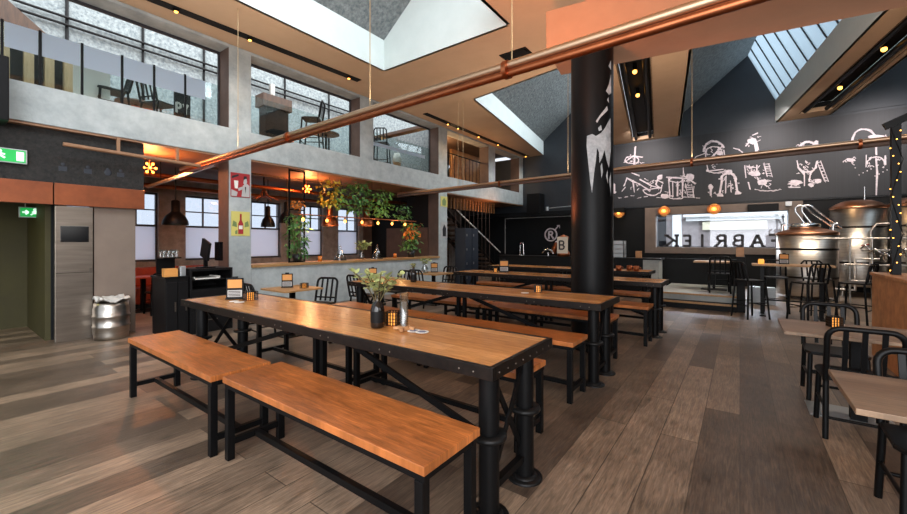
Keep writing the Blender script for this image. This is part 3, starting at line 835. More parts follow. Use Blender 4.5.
# ================================================================== MURAL (white chalk-paint drawings on the dark wall)
MY = BY-.072
RJ = random.Random(5)
def mural():
    W = thing('mural_drawing','white chalk drawings of brewing kit and ladders on the dark upper back wall','mural',(0,MY,0))
    DD = [0.]
    def P(p):
        v = ony(p[0],p[1],MY); DD[0] = (DD[0]+.00013)%.02; return (v.x,-.004-DD[0],v.z)
    def S_(mb, pts, w=.05): [mb.ribbon([P((p[0]+RJ.uniform(-.7,.7),p[1]+RJ.uniform(-.7,.7))) for p in pts], w*RJ.uniform(.32,.5), (0,1,0), .004) for _ in (0,1)]
    def arc(cx,cy,rx,ry,a0,a1,n=12): return [(cx+rx*math.cos(math.radians(a0+(a1-a0)*k/n)), cy-ry*math.sin(math.radians(a0+(a1-a0)*k/n))) for k in range(n+1)]
    def blob(mb, cx, cy, rx, ry, n=10, seed=0):
        r = random.Random(seed); pts=[]
        for k in range(n):
            q = .7+.5*r.random(); a = 2*PI*k/n; pts.append(P((cx+rx*q*math.cos(a), cy+ry*q*math.sin(a))))
        mb.prism(pts,(0,-.003,0))
    def scrib(mb, cx, cy, rx, ry, n):
        for _ in range(n):
            x = cx+RJ.uniform(-rx,rx); y = cy+RJ.uniform(-ry,ry); q = [(x,y)]
            for k in range(3): q.append((q[-1][0]+RJ.uniform(-2.4,2.4), q[-1][1]+RJ.uniform(-2,2)))
            mb.ribbon([P(p) for p in q], .018, (0,1,0), .003)
    def ladder(mb, x0,y0,x1,y1,w,n=6):
        S_(mb,[(x0,y0),(x1,y1)],.035); S_(mb,[(x0+w,y0),(x1+w,y1)],.035)
        for k in range(n): u=(k+.5)/n; S_(mb,[(x0+(x1-x0)*u,y0+(y1-y0)*u),(x0+w+(x1-x0)*u,y0+(y1-y0)*u)],.03)
    # windmill-like pump with trough
    m = MB()
    S_(m,[(635,147),(634,164)],.12); S_(m,[(624,163),(633,156),(643,157)],.07); S_(m,arc(632,160,7,4,0,360),.06); S_(m,[(624,186),(627,178),(633,181),(640,184),(650,191)],.08)
    S_(m,[(625,187),(622,192)],.06); S_(m,[(633,180),(634,193)],.05); S_(m,[(640,179),(652,186),(661,188)],.07); S_(m,arc(652,190,9,5,180,360),.09); S_(m,[(643,190),(661,188)],.06); S_(m,[(630,172),(640,176)],.05)
    blob(m,613,188,3,5,8,1); blob(m,612,192,4,2,8,2)
    scrib(m,632,164,8,8,9); scrib(m,645,185,14,5,14)
    m.build('pump_drawing','chalk',W)
    m = MB(); blob(m,660,177,3,3,8,3); S_(m,[(659,177),(656,184),(660,188)],.08); S_(m,[(657,180),(664,183)],.05); S_(m,[(662,185),(661,192)],.05); m.build('worker_drawing','chalk',W)
    # vat with ladder
    m = MB()
    S_(m,arc(676,180,7,2.5,0,360),.06); S_(m,[(669,180),(670,197)],.08); S_(m,[(683,180),(682,197)],.08); S_(m,[(673,181),(673,197)],.05); S_(m,[(678,182),(678,197)],.1); S_(m,arc(676,197,7,2,180,360),.06); S_(m,[(666,177),(690,179)],.06)
    S_(m,[(683,160),(684,174)],.05); blob(m,690,178,5,4,9,4); S_(m,[(683,175),(696,184)],.07); ladder(m,685,184,688,198,6)
    blob(m,665,196,4,2.5,8,5); S_(m,[(694,186),(693,197)],.04)
    scrib(m,678,186,9,9,16); scrib(m,688,178,7,4,8); scrib(m,668,195,6,3,7)
    m.build('vat_drawing','chalk',W)
    # kettle with arched lid
    m = MB()
    S_(m,arc(714,150,10,9,10,190),.12); S_(m,arc(714,152,8,5,20,200),.06); S_(m,[(705,150),(706,164)],.07); S_(m,[(724,150),(725,160)],.07); S_(m,[(712,157),(722,146)],.12); S_(m,arc(716,170,9,3,180,360),.06)
    S_(m,[(706,153),(696,157),(692,163)],.05); S_(m,arc(732,155,11,7,80,0),.05); blob(m,719,153,4,2.5,8,6); S_(m,[(707,164),(708,171),(724,169)],.05)
    scrib(m,714,150,9,7,16); scrib(m,716,166,8,4,6)
    m.build('kettle_drawing','chalk',W)
    # arch of hops with figures
    m = MB()
    S_(m,arc(728.5,180,7,7,0,180),.14); S_(m,[(722,178),(720,194)],.14); S_(m,[(735,178),(737,193)],.12); S_(m,[(726,176),(726,194)],.04); S_(m,[(731,180),(731,192)],.04)
    blob(m,729,172,4,3,8,7); blob(m,720,195,4,2,8,8); blob(m,738,193,4,2,8,9); blob(m,711,187,2.5,3,8,10); S_(m,[(711,189),(711,196)],.14)
    scrib(m,729,183,9,9,18); scrib(m,711,190,3,6,6)
    m.build('arch_drawing','chalk',W)
    # pouring figure and churn
    m = MB()
    blob(m,752,141,5,3.2,9,11); S_(m,[(752,136),(758,133)],.06); S_(m,[(755,142),(757,151)],.16); S_(m,[(748,143),(746,146)],.06); 
    S_(m,[(745,166),(746,178)],.06); S_(m,[(757,165),(757,172)],.05); S_(m,[(747,167),(756,168)],.05); blob(m,754,174,7,2.5,10,12); ladder(m,764,163,767,177,5)
    blob(m,762,182,6,3,9,13); S_(m,[(757,179),(768,187)],.07); S_(m,arc(768,188,14,3,200,340),.035); S_(m,[(748,182),(750,189)],.04)
    scrib(m,753,141,6,5,8); scrib(m,755,172,9,6,14); scrib(m,762,182,7,4,8)
    m.build('churn_drawing','chalk',W)
    # copper still with side pipe and ladder
    m = MB()
    S_(m,arc(808,148,8,6,10,175),.12); blob(m,816,143,3,2.5,8,14); S_(m,[(800,148),(816,148)],.05)
    S_(m,arc(807,166,9,6,180,360),.07); S_(m,[(797,160),(798,168),(804,174)],.06); S_(m,[(817,161),(815,168),(810,174)],.06); S_(m,[(804,172),(804,186)],.06); S_(m,[(811,172),(809,182),(814,182)],.06); ladder(m,817,161,825,182,3,7)
    blob(m,795,183,7,3,9,15); blob(m,818,181,4,2.5,8,16); blob(m,811,185,3,2,8,17); S_(m,[(788,187),(800,187)],.06)
    scrib(m,808,148,9,6,10); scrib(m,806,168,9,7,12); scrib(m,795,183,7,3,8); scrib(m,816,182,6,3,7)
    m.build('still_drawing','chalk',W)
    # fountain-like hop tree
    m = MB()
    S_(m,arc(864,141,12,12,0,180),.09); blob(m,876,137,9,2.5,11,18); S_(m,[(876,139),(876,155)],.06); S_(m,[(853,140),(853,143)],.07)
    S_(m,[(876,158),(877,172),(876,195)],.07); S_(m,arc(876,164,9,7,180,0),.06); S_(m,[(866,155),(866,167)],.05); S_(m,[(885,156),(885,165)],.05); blob(m,850,160,4,2,8,19); S_(m,[(848,160),(853,163)],.04)
    for k in range(9): blob(m,855+k*4,168+(k*7)%9,.7,.6,6,30+k)
    scrib(m,876,138,10,4,10); scrib(m,876,162,9,6,10); scrib(m,850,160,4,3,5)
    m.build('tree_drawing','chalk',W)
    # ground dashes
    m = MB()
    for k in range(13): x = 618+k*6.5; S_(m,[(x,198-(k%3)),(x+3.5,197.6-(k%3))],.035)
    m.build('ground_dashes','chalk',W)
mural()

# ================================================================== BACK WALL THINGS
# lettering on the back window, read from the street side
def letter(ch):
    V = {'K':[[(0,0),(0,1)],[(.75,1),(.05,.42)],[(.25,.55),(.8,0)]],'E':[[(0,0),(0,1)],[(0,.97),(.7,.97)],[(0,.5),(.5,.5)],[(0,.03),(.7,.03)]],'I':[[(.15,0),(.15,1)]],
     'R':[[(0,0),(0,1)],[(0,.96),(.5,.96),(.68,.75),(.5,.5),(0,.5)],[(.35,.5),(.75,0)]],'B':[[(0,0),(0,1)],[(0,.96),(.5,.96),(.66,.75),(.5,.52),(0,.52)],[(.5,.52),(.74,.27),(.52,.04),(0,.04)]],
     'A':[[(0,0),(.4,1),(.8,0)],[(.15,.35),(.65,.35)]],'F':[[(0,0),(0,1)],[(0,.97),(.7,.97)],[(0,.5),(.5,.5)]],'P':[[(0,0),(0,1)],[(0,.96),(.5,.96),(.68,.73),(.5,.48),(0,.48)]],'Y':[[(0,1),(.36,.5),(.72,1)],[(.36,.5),(.36,0)]]}[ch]
    serif = {'K':[(0,0),(0,1),(.75,1),(.8,0)],'I':[(.15,0),(.15,1)],'R':[(0,0),(.75,0)],'F':[(0,0)],'A':[(0,0),(.8,0)]}.get(ch,[])
    return V+[[(x-.17,z),(x+.17,z)] for x,z in serif]
t = thing('window_lettering','dark mirrored capital letters spelling FABRIEK on the back window','lettering',(0,BY+.085,1.345))
xs = [ony(px,240,BY+.085).x for px in (670,685,700,719,736,756,771)]
for ch,xc,wd in zip('KEIRBAF',xs,(.44,.32,.2,.36,.36,.38,.32)):
    m = MB()
    for st in letter(ch): m.ribbon([(xc+(wd/2-u*wd), 0, v*.40) for u,v in st], .085, (0,1,0), .012)
    m.build('letter','mullion',t)
# projector-like black box and small white box over the window
t = thing('wall_speaker_bar','long black box mounted above the back window under the mural','box',(.6,16.3,2.6))
MB().box(-.4,.4,-.12,.12,-.1,.14).build('housing','charcoal',t,.01); MB().box(-.36,.36,-.13,-.121,-.06,.1).build('grille','dark_wall',t)
one('junction_box', MB().box(-.08,.08,-.06,.06,-.07,.07), 'silver_bag', 'little pale junction box right of the black box above the window','box',None,.005,(1.25,16.37,2.72))
# three glowing round lamps
def glow_lamp(label, px, py):
    p = ony(px,py,16.22)
    t = thing('wall_lamp', label, 'lamp', p, 0, 'round amber wall lamps below the mural')
    MB().box(-.03,.03,.05,.19,-.03,.03).build('bracket','steel_black',t)
    rings = MB()
    for r,y in ((.2,-.0),(.16,-.05),(.11,-.08),(.2,.03)):
        rings.tube([(r*math.cos(2*PI*k/20),y,r*.82*math.sin(2*PI*k/20)) for k in range(21)],.016,6,False)
    rings.build('rim','copper',t)
    MB().lathe([(.19,.0),(.16,-.04),(.1,-.07),(.001,-.08)],(0,.02,0),20,True,'y').lathe([(.001,.03),(.19,.0)],(0,.02,0),20,True,'y').build('shade','gold',t)
    MB().ball((0,-.09,0),.04,10).build('bulb','bulb',t)
glow_lamp('round amber wall lamp next to the round column, leftmost of three',619,213)
glow_lamp('round amber wall lamp above the left end of the back window',664,211)
glow_lamp('round amber wall lamp above the middle of the back window',714,209)

# left part: big black menu board with thin rim, ring logo
t = thing('wall_board','large black board with thin pale rim on the wall behind the bar','board',(-6.9,BY-.06,1.7))
MB().box(-2.1,2.6,-.01,.05,-.75,.9).build('panel','dark_wall',t)
MB().box(-2.13,-2.1,-.015,.05,-.75,.93).box(-2.13,2.6,-.015,.05,.9,.925).build('rim','poster_grey',t,label='thin pale rim')
t = thing('ring_logo','white ring emblem with a letter and fork marks on the black wall','emblem',(-6.72,BY-.106,1.82))
m = MB().tube([(.27*math.cos(2*PI*k/28),0,.27*math.sin(2*PI*k/28)) for k in range(29)],.032,6,False); m.build('ring','chalk',t)
m = MB()
for st in letter('R'): m.ribbon([(-.09+u*.26,0,-.15+v*.3) for u,v in st],.07,(0,1,0),.006)
m.build('letter','chalk',t)
MB().ribbon([(.16,0,.18),(.36,0,.4)],.05,(0,1,0),.006).ribbon([(.28,0,.4),(.4,0,.4),(.4,0,.28)],.035,(0,1,0),.006).build('fork','chalk',t)
MB().ribbon([(.22,0,-.28),(.34,0,-.42)],.09,(0,1,0),.006).build('spoon','chalk',t)
# dark duct under the ceiling, camera on an arm
one('wall_cabinet', MB().box(-.3,.3,-.3,.25,-.42,.42), 'charcoal','tall dark cabinet box high on the back wall beside the slab end','cabinet',None,.01,(-7.3,16.1,3.2))
t = thing('wall_spot_arm','pale lamp arm sticking out of the dark wall above the ring emblem','lamp',(-6.6,16.4,2.98))
MB().tube([(-.2,-.1,0),(1.2,-.1,.06)],.025,8).build('arm','silver_bag',t); MB().cyl((-.25,-.1,0),.07,-.09,.07,12).build('head','silver_bag',t)
one('ceiling_duct', MB().box(-4.2,2.6,-.25,.2,-.09,.09), 'dark_wall','dark flat duct running above the black board behind the bar','duct',None,.01,(-6.2,16.2,2.74))

# bar counter
t = thing('bar_counter','black bar counter along the back of the hall','counter',(-4.2,12.3,0))
MB().box(-2.6,2.0,-.3,.3,0,1.0).build('body','dark_wall',t)
MB().box(-2.65,2.45,-.34,.34,1.0,1.04).build('worktop','charcoal',t)
MB().box(2.0,2.4,-.3,.3,0,1.0).build('end_panel','concrete',t,label='grey concrete end panel')
# tall chrome tap arch, beer tap tower
t = thing('tap_arch','tall chrome tap arch on the left of the bar counter','tap',(-6.05,12.2,1.04))
pts = [(-.07,0,0),(-.06,0,.36)]+[(.0-.06*math.cos(PI*k/8),0,.36+.07*math.sin(PI*k/8)) for k in range(9)]+[(.075,0,.0)]
MB().tube(pts,.014,8).build('arch','chrome',t); MB().cyl((0,0,0),.1,0,.02).build('base','chrome',t)
t = thing('beer_dispenser','copper beer dispenser with white lit panel on the bar left of the column','tap',(-4.55,12.15,1.042))
MB().tube([(-.35,0,.1),(-.32,0,.22),(-.2,0,.42)],.09,10).build('elbow','copper',t)
MB().lathe([(.001,0),(.2,.0),(.2,.1),(.13,.2),(.13,.5),(.17,.62),(.001,.7)],(0,0,0),18).build('drum','copper',t)
MB().box(-.14,.2,-.2,-.17,.1,.62).build('panel','lightbox',t)
m = MB()
for st in letter('B'): m.ribbon([(-.06+u*.22,-.205,.22+v*.28) for u,v in st],.05,(0,1,0),.005)
m.build('emblem','mullion',t)
t = thing('tap_tower','curved chrome beer tap tower on the bar counter in the middle','tap',(-5.0,11.99,1.04))
MB().cyl((0,0,0),.03,0,.12).build('stem','chrome',t)
MB().tube([(-.2,0,.1),(-.12,0,.2),(0,0,.22),(.12,0,.18),(.17,0,.08)],.028,8).build('bow','chrome',t)
for x in (-.14,0,.12): MB().bar((x,-.04,.16),(x,-.08,.3),.02).build('handle','steel_black',t)
# right of the column: crate tower, menu, mugs
for k in range(4):
    one('glass_crate', MB().box(-.2,.2,-.16,.16,0,.015).box(-.2,.2,-.16,-.145,0,.12).box(-.2,.2,.145,.16,0,.12).box(-.2,-.185,-.16,.16,0,.12).box(.185,.2,-.16,.16,0,.12).box(-.01,.01,-.14,.14,.01,.11),
        'silver_bag', ['pale glass crate at the foot of the stack on the bar, right of the column','pale glass crate second from the counter in the stack right of the column','pale glass crate third from the counter in the stack right of the column','pale glass crate topmost of the stack right of the column'][k],'crate','pale crates stacked on the bar',0,(-2.92,12.2,1.041+k*.125))
# menu stands: black clip with orange card
def menu(label, p, rz=0, s=1):
    t = thing('menu_stand', label, 'menu', p, rz, 'black clip stands with orange cards')
    MB().box(-.075*s,.075*s,-.006,.006,.0,.2*s).build('board','charcoal',t)
    MB().box(-.062*s,.062*s,-.009,-.0065,.105*s,.185*s).build('card','orange_paper',t)
    MB().box(-.062*s,.062*s,-.009,-.0065,.02*s,.085*s).build('list','poster_grey',t)
    m = MB()
    for k in range(4): m.box(-.055*s,.05*s,-.011,-.0092,(.028+k*.014)*s,(.034+k*.014)*s)
    m.build('text_lines','charcoal',t)
    MB().box(-.025*s,.025*s,-.015,.01,.195*s,.215*s).build('clip','steel_black',t)
    MB().box(-.08*s,.08*s,-.03,.03,0,.008).build('foot','charcoal',t)
yaw = YAW-.1
def onT(px,py): v = onz(px,py,.872); return (v.x,v.y,.8735)
menu('menu stand with orange card at the left end of the nearest long table', onT(235,299), yaw+.35, 1.15)
menu('menu stand with orange card on the small table nearest the pier', (-6.0,3.55,.751), yaw+.3, 1.15)
menu('menu stand with orange card on the small table behind the leafy bottle vase', (-6.05,5.45,.751), yaw+.2, 1.1)
menu('menu stand on the far wall-side table beside a small plant', (-6.1,7.5,.751), yaw+.2, 1.15)
menu('menu stand with orange card on the third long table', (-3.95,7.15,.8735), yaw, 1.25)
menu('menu stand on the high table before the brew kettle', (.72,10.35,1.051), yaw-.5, 1.05)
one('wooden_block', MB().box(-.08,.08,-.03,.03,0,.2), 'slat_wood','upright wooden block on the bar, right of the crate stack','block',None,.004,(-2.35,12.2,1.041))
one('wooden_block', MB().box(-.07,.07,-.03,.03,0,.2), 'slat_wood','upright wooden block on top of the black partition end','block',None,.004,(.0,10.5,1.181))
for k,(x,y,l) in enumerate(((-2.15,9.05,'copper mug nearest the column on the farthest long table'),(-1.8,9.1,'copper mug at the right end of the farthest long table'),(-1.98,9.3,'copper mug behind the other two on the farthest long table'))):
    t = thing('copper_mug', l, 'mug', (x,y,.872), 0, 'copper mugs on the farthest table')
    MB().lathe([(.001,0),(.055,0),(.06,.05),(.055,.11),(.048,.11),(.048,.01),(.001,.01)],(0,0,0),14).build('cup','copper',t)
    MB().tube([(.055,0,.09),(.09,0,.08),(.09,0,.03),(.055,0,.02)],.006,6).build('handle','copper',t)

# ================================================================== BREWERY
def vessel(name,label,c,r,zb,zr,zt,extra=None):
    t = thing(name,label,'tank',c,0,'stainless brew tanks')
    MB().lathe([(.001,zb),(r*.96,zb),(r,zb+.05),(r,zr),(.001,zr)],(0,0,0),40).build('body','steel',t)
    MB().lathe([(r+.004,zr-.04),(r+.016,zr-.03),(r+.016,zr+.02),(r*.98,zr+.04),(r*.8,zr+(zt-zr)*.55),(r*.5,zr+(zt-zr)*.9),(.001,zt)],(0,0,0),40).build('dome','dome',t,label='copper dome')
    for z in (zb+.3*(zr-zb), zb+.75*(zr-zb)):
        MB().lathe([(r,z-.025),(r+.008,z-.02),(r+.008,z+.02),(r,z+.025)],(0,0,0),40).build('band','rim',t)
    for a in (.6,2.2,3.8,5.4):
        MB().tube([(r*.75*math.cos(a),r*.75*math.sin(a),zb),(r*.78*math.cos(a),r*.78*math.sin(a),0)],.035,8).build('leg','steel',t)
    return t
k1 = vessel('brew_kettle','smaller stainless brew kettle with copper dome and arched pipes',(1.42,13.9,0),.62,.1,1.72,1.88)
MB().lathe([(.3,1.86),(.33,1.88),(.33,1.96),(.28,1.99),(.001,2.02)],(-.05,-.05,0),24).build('manway_lid','chrome',k1)
for dx in (0,.13):
    pts = [(-.02+dx,-.1,1.95),(-.22+dx,-.1,2.3)]+[(-.12+dx-.12*math.cos(PI*k/8),-.1,2.36+.11*math.sin(PI*k/8)) for k in range(1,8)]+[(.12+dx*1.2,-.05,2.25),(.55+dx,.0,1.85)]
    MB().tube(pts,.028,10).build('arch_pipe','chrome',k1)
for x in (-.5,.5): MB().tube([(x,-.1,1.78),(x,-.1,1.95),(x+.08,-.1,1.98)],.035,8).build('valve','chrome',k1)
MB().tube([(.45,-.64,.35),(.8,-.7,.35),(.8,-.7,1.1),(1.2,-.7,1.1)],.03,8).build('side_pipe','steel',k1)
k2 = vessel('brew_tank','tall stainless brew tank with copper top behind the smaller kettle',(2.62,15.3,0),.56,.3,2.44,2.66)
MB().tube([(.1,-.2,2.5),(.1,-.2,3.0)],.02,8).build('vent_pipe','chrome',k2)
MB().tube([(.14,-.6,.6),(.14,-.62,1.8),(.25,-.62,1.98),(.6,-.62,1.98)],.026,8).build('side_pipe','steel',k2)
k3 = vessel('brew_tank','tall stainless brew tank at the right edge behind the string-light post',(3.78,15.6,0),.54,.3,2.48,2.7)
MB().tube([(-.3,-.55,.6),(-.3,-.58,2.0)],.024,8).build('side_pipe','steel',k3)
t = thing('pipe_rack','tangle of steel brewery pipes and valves between the kettle and tanks','pipe',(2.2,12.4,0))
for z,x0,x1,y in ((1.58,-1.0,1.2,.0),(1.0,-.3,1.2,-.1),(.62,-.2,1.3,.1),(1.32,.0,1.2,.1)):
    MB().tube([(x0,y,z),(x1,y,z)],.022,8).build('pipe','steel',t)
for x in (-.2,.15,.5,.85): MB().tube([(x,0,0),(x,0,1.58)],.02,8).build('pipe','steel',t)
for k in range(7):
    x = -.05+k*.15; z = 1.35-.08*(k%3)
    MB().tube([(x,-.1,z),(x+.05,-.22,z+.08),(x+.16,-.2,z-.02),(x+.22,-.1,z-.16)],.018,8).build('bent_pipe','chrome',t)
    MB().bar((x,-.16,z+.07),(x+.12,-.2,z+.1),.02).build('valve_lever','red_leather' if k%3==0 else 'steel_black',t)
one('wire_crate', (lambda m:[m.box(-.25+k*.1,-.235+k*.1,-.2,-.185,0,.4) for k in range(6)] and [m.box(-.25,.265,-.2,-.185,z,z+.012) for z in (0,.1,.2,.3,.39)] and m.box(-.25,.265,-.18,.2,0,.39))(MB()), 'silver_bag','pale lattice crate on the floor behind the high table','crate',None,0,(.42,12.2,0))
# amber jar on the high table
t = thing('amber_jar','small amber jar on the left end of the high table','jar',(.35,10.2,1.051))
MB().lathe([(.001,0),(.045,0),(.05,.02),(.05,.08),(.035,.1),(.001,.1)],(0,0,0),14).build('jar','candle',t); MB().cyl((0,0,0),.036,.1,.115,12).build('lid','steel_black',t)

# ================================================================== STAIR ZONE UNDER THE SLAB
t = thing('staircase','dark staircase with a pale dashed handrail under the far end of the slab','stairs',(-9.42,10.8,0))
n = 15
for k in range(n): MB().box(-.55,.55,4.9-k*.32-.32,4.9-k*.32,.2*(k+.6),.2*(k+1)).build('tread','dark_wood',t)
for x in (-.58,.58): MB().bar((x,4.9,.1),(x,.2,3.0),.03,.22,(1,0,0)).build('stringer','steel_black',t)
A_, B_ = Vector((.6,4.75,1.02)), Vector((.6,1.3,2.75))
MB().tube([A_,B_],.02,8).build('handrail','steel_black',t)
m = MB()
for k in range(16): m.bar(A_.lerp(B_,k/16)+Vector((.02,0,.012)),A_.lerp(B_,(k+.72)/16)+Vector((.02,0,.012)),.08,.03)
m.build('rail_strip','paper',t,label='pale dashes along the handrail')
for k in range(9): MB().tube([A_.lerp(B_,k/8)-Vector((0,0,.9)),A_.lerp(B_,k/8)],.012,6).build('baluster','steel_black',t)
t = thing('rod_screen','screen of thin vertical rods hanging between slab and floor by the stairs','screen',(-8.45,10.75,0))
for k in range(12): MB().tube([(0,k*.3,.0),(0,k*.3,3.16)],.008,6).build('rod','brown',t)
t = thing('slat_screen','row of short wooden slats hanging under the slab by the stairs','screen',(-8.7,10.8,2.75))
for k in range(20): MB().box(-.03,.03,k*.21,k*.21+.06,0,.41).build('slat','slat_wood',t)
for k in range(2):
    t = thing('locker', ['dark blue locker next to the far pier','dark blue locker, second from the far pier'][k], 'locker', (-7.75,11.15+k*.42,0), 0, 'dark blue lockers')
    MB().box(-.22,.2,-.2,.2,0,1.98).build('body','locker',t)
    for j in range(4):
        d = MB().box(.2,.21,-.185,.185,.04+j*.485,.5+j*.485).build('door','locker',t); MB().box(.21,.22,-.13,-.1,.24+j*.485,.32+j*.485).build('handle','steel',d)
one('shelf_rack', (lambda m:[m.box(-.02,.3,-1.2,1.2,z,z+.03) for z in (.4,.8,1.2,1.6,2.0)] and m.box(-.03,-.02,-1.2,1.2,0,2.1).box(0,.3,-1.22,-1.18,0,2.1).box(0,.3,1.18,1.22,0,2.1))(MB()),'dark_wood','dark open shelf rack in the shadow behind the stairs','shelf',None,0,(-10.7,12.6,0))

# ================================================================== LEFT SIDE: LIFT, KEG, SIGNS, BACK ROOM
t = thing('lift_panel','brushed steel lift panel with dark display beside the lobby opening','panel',(-8.2,1.37,0))
MB().box(-.05,.03,-.21,.21,0,2.04).build('sheet','lift_steel',t,.004)
p0,p1 = onx(59,204,-8.165), onx(88,244,-8.165)
m = MB().box(.031,.045,-.155,.16,1.5,1.74); m.build('display','screen',t,.003)
MB().box(.031,.036,-.2,.2,1.03,1.036).build('seam','charcoal',t)
MB().box(.031,.05,.17,.2,1.02,1.1).build('call_button','rivet',t)
# keg with a cloth on it
t = thing('beer_keg','dented stainless beer keg standing by the beige wall','keg',(-7.93,1.75,0))
KS = .94
prof = [(.001,.03),(.2,.03),(.205,0),(.225,0),(.225,.06),(.235,.1),(.235,.19),(.244,.2),(.244,.225),(.235,.235),(.235,.36),(.244,.37),(.244,.395),(.235,.405),(.235,.5),(.225,.54),(.225,.6),(.205,.6),(.205,.55),(.12,.57),(.001,.575)]
MB().lathe([(r_*KS,z_*KS) for r_,z_ in prof],(0,0,0),28).build('barrel','steel',t)
MB().cyl((0,0,0),.035,.52,.57,14).build('valve','rivet',t)
m = MB(); bm = bmesh.new(); bmesh.ops.create_grid(bm, x_segments=18, y_segments=14, size=.5)
rr = random.Random(3)
for v in bm.verts:
    x,y = v.co.x*.44, v.co.y*.36
    r2 = math.hypot(x,y); z = .59+.035*math.sin(x*21+1)*math.cos(y*19)+.03*rr.random()-.0*r2
    v.co = (x,y,z)
bm.verts.index_update()
m.add([tuple(v.co) for v in bm.verts],[tuple(v.index for v in f.verts) for f in bm.faces],True); bm.free()
o = m.build('white_cloth','bag'); o.location=(-7.9,1.74,.022); tag(o,'crumpled white cloth lying on top of the steel keg','cloth')
so=o.modifiers.new('thick','SOLIDIFY'); so.thickness=.02
# exit signs
def exit_sign(label, loc, ry, W_, H2, hang):
    t = thing('exit_sign', label, 'sign', loc, ry, 'green emergency exit signs')
    MB().box(-.02,.02,-W_/2,W_/2,-H2/2,H2/2).build('housing','silver_bag',t,.003)
    MB().box(.021,.024,-W_/2+.015,W_/2-.015,-H2/2+.015,H2/2-.015).build('face','green_sign',t)
    m = MB(); z=H2/2-.015
    m.box(.0245,.026,W_*.3,W_*.44,-z*.75,z*.75)                                   # door
    f = lambda y,zz:(.0255,y*W_,zz*H2)
    for a,b,w_ in (((-.02,.12),(.02,-.05),.05),((.02,-.05),(.1,-.2),.035),((.02,-.05),(-.08,-.12),.035),((-.08,-.12),(-.14,-.25),.03),((-.02,.12),(.1,.05),.03),((-.02,.12),(-.1,.0),.03)):
        m.ribbon([f(*a),f(*b)], w_*.7, (1,0,0), .002)
    m.ball((.0255,.0*W_,.26*H2),.026,8,.1,1,1)
    m.ribbon([f(-.4,0),f(-.22,0)],.03,(1,0,0),.002).ribbon([f(-.3,.2),f(-.21,0),f(-.3,-.2)],.026,(1,0,0),.002)
    m.build('pictogram','white_sign',t)
    if hang:
      for y in (-.6,.6): MB().tube([(0,y*W_/2,H2/2),(0,y*W_/2,H2/2+hang)],.006,6).build('hanger','steel',t)
exit_sign('green exit sign with white running figure hanging at the far left under the slab', (-8.18,.62,2.7), 0, .52,.2,.0)
exit_sign('small green exit sign inside the lift lobby above the door', (-9.3,onx(35,214,-9.3).y,1.98), 0, .36,.17,.13)
# pictogram row on the dark fascia
t = thing('pictogram_row','row of small pale washroom pictograms painted on the dark fascia','sign',(-8.215,1.55,2.62))
for k,y in enumerate((-.3,-.02,.22,.38)):
    m = MB(); m.box(0,.004,y-.045,y+.045,-.05,.02) if k!=2 else m.ball((.002,y,0),.05,10,.05,1,1)
    m.ball((.002,y,.05),.025,8,.1,1,1); m.build('pictogram','locker',t)
# black loudspeaker by the slab end
one('loudspeaker', MB().box(-.2,.2,-.2,.22,-.42,.42), 'charcoal','black loudspeaker cut off by the left picture edge beside the slab end','speaker',None,.015,(-7.88,.45,3.5))
# red-orange starburst lamps
def flower(label, p, r=.09):
    t = thing('cluster_lamp', label, 'lamp', p, 0, 'glowing orange bulb cluster lamps')
    MB().ball((-.03,0,0),.035,10).build('hub','copper',t)
    MB().tube([(-.03,0,.0),(-.03,0,3.12-p[2])],.008,6).build('stem','copper',t)
    for k in range(7):
        a = 2*PI*k/6; q = (.02,0,0) if k==6 else (r*.35*math.cos(a),r*.94*math.cos(a),r*math.sin(a))
        if k<6: MB().tube([(-.02,0,.0),q],.008,6).build('arm','copper',t)
        MB().ball(q,.024,8).build('bulb','bulb_red',t)
v = onx(150,168,-8.9); flower('glowing orange bulb cluster under the slab left of the copper pipe end', tuple(v))
v = onx(307,189,-9.1); flower('glowing orange bulb cluster behind the black plant frame', tuple(v))
v = onx(322,178,-9.3); flower('glowing orange bulb cluster behind the yellow hanging leaves', tuple(v))

# red bench booth with shelf
t = thing('booth_bench','orange-red upholstered booth bench below the back room window','bench',(-11.2,3.0,0))
MB().box(-.35,.35,-1.2,1.5,.1,.46).build('seat','red_leather',t,.03); MB().box(-.35,-.2,-1.2,1.5,.46,.9).build('backrest','red_leather',t,.03); MB().box(-.33,.33,-1.18,1.48,0,.1).build('plinth','dark_wall',t)
t = thing('booth_table','narrow reddish table in front of the booth bench','table',(-10.5,2.85,0))
MB().box(-.3,.3,-.45,.45,.72,.75).build('tabletop','red_leather',t); MB().box(-.04,.04,-.04,.04,.012,.72).build('pedestal','steel_black',t); MB().box(-.22,.22,-.22,.22,0,.012).build('base_plate','steel_black',t)
one('amber_lantern', MB().lathe([(.001,0),(.05,0),(.055,.1),(.04,.14),(.001,.14)],(0,0,0),12),'candle','small red-orange lantern on the booth table','lantern',None,0,(-10.6,2.6,.751))

# till cabinet with screen and coffee gear
t = thing('till_cabinet','dark till cabinet with open shelves at the left end of the long tables','cabinet',(-7.45,2.66,0))
MB().box(-.3,.3,-.1,.55,0,.72).box(-.3,.3,-.1,.55,1.02,1.06).box(-.3,.3,-.1,-.07,.72,1.02).box(-.3,.3,.52,.55,.72,1.02).box(-.3,-.27,-.07,.52,.72,1.02).box(-.27,.28,-.07,.52,.86,.88).build('body','charcoal',t,.003)
for j in range(2): 
    d=MB().box(.3,.315,-.09,.54,.05+j*.34,.36+j*.34).build('drawer','charcoal',t); MB().box(.315,.325,.15,.3,.2+j*.34,.215+j*.34).build('handle','rivet',d)
one('paper_tray', MB().box(-.2,.2,-.2,.2,0,.015).box(-.2,.2,-.2,-.185,0,.04).box(-.2,.2,.185,.2,0,.04), 'paper','pale tray on the lower open shelf of the till cabinet','tray',None,0,(-7.4,2.83,.882))
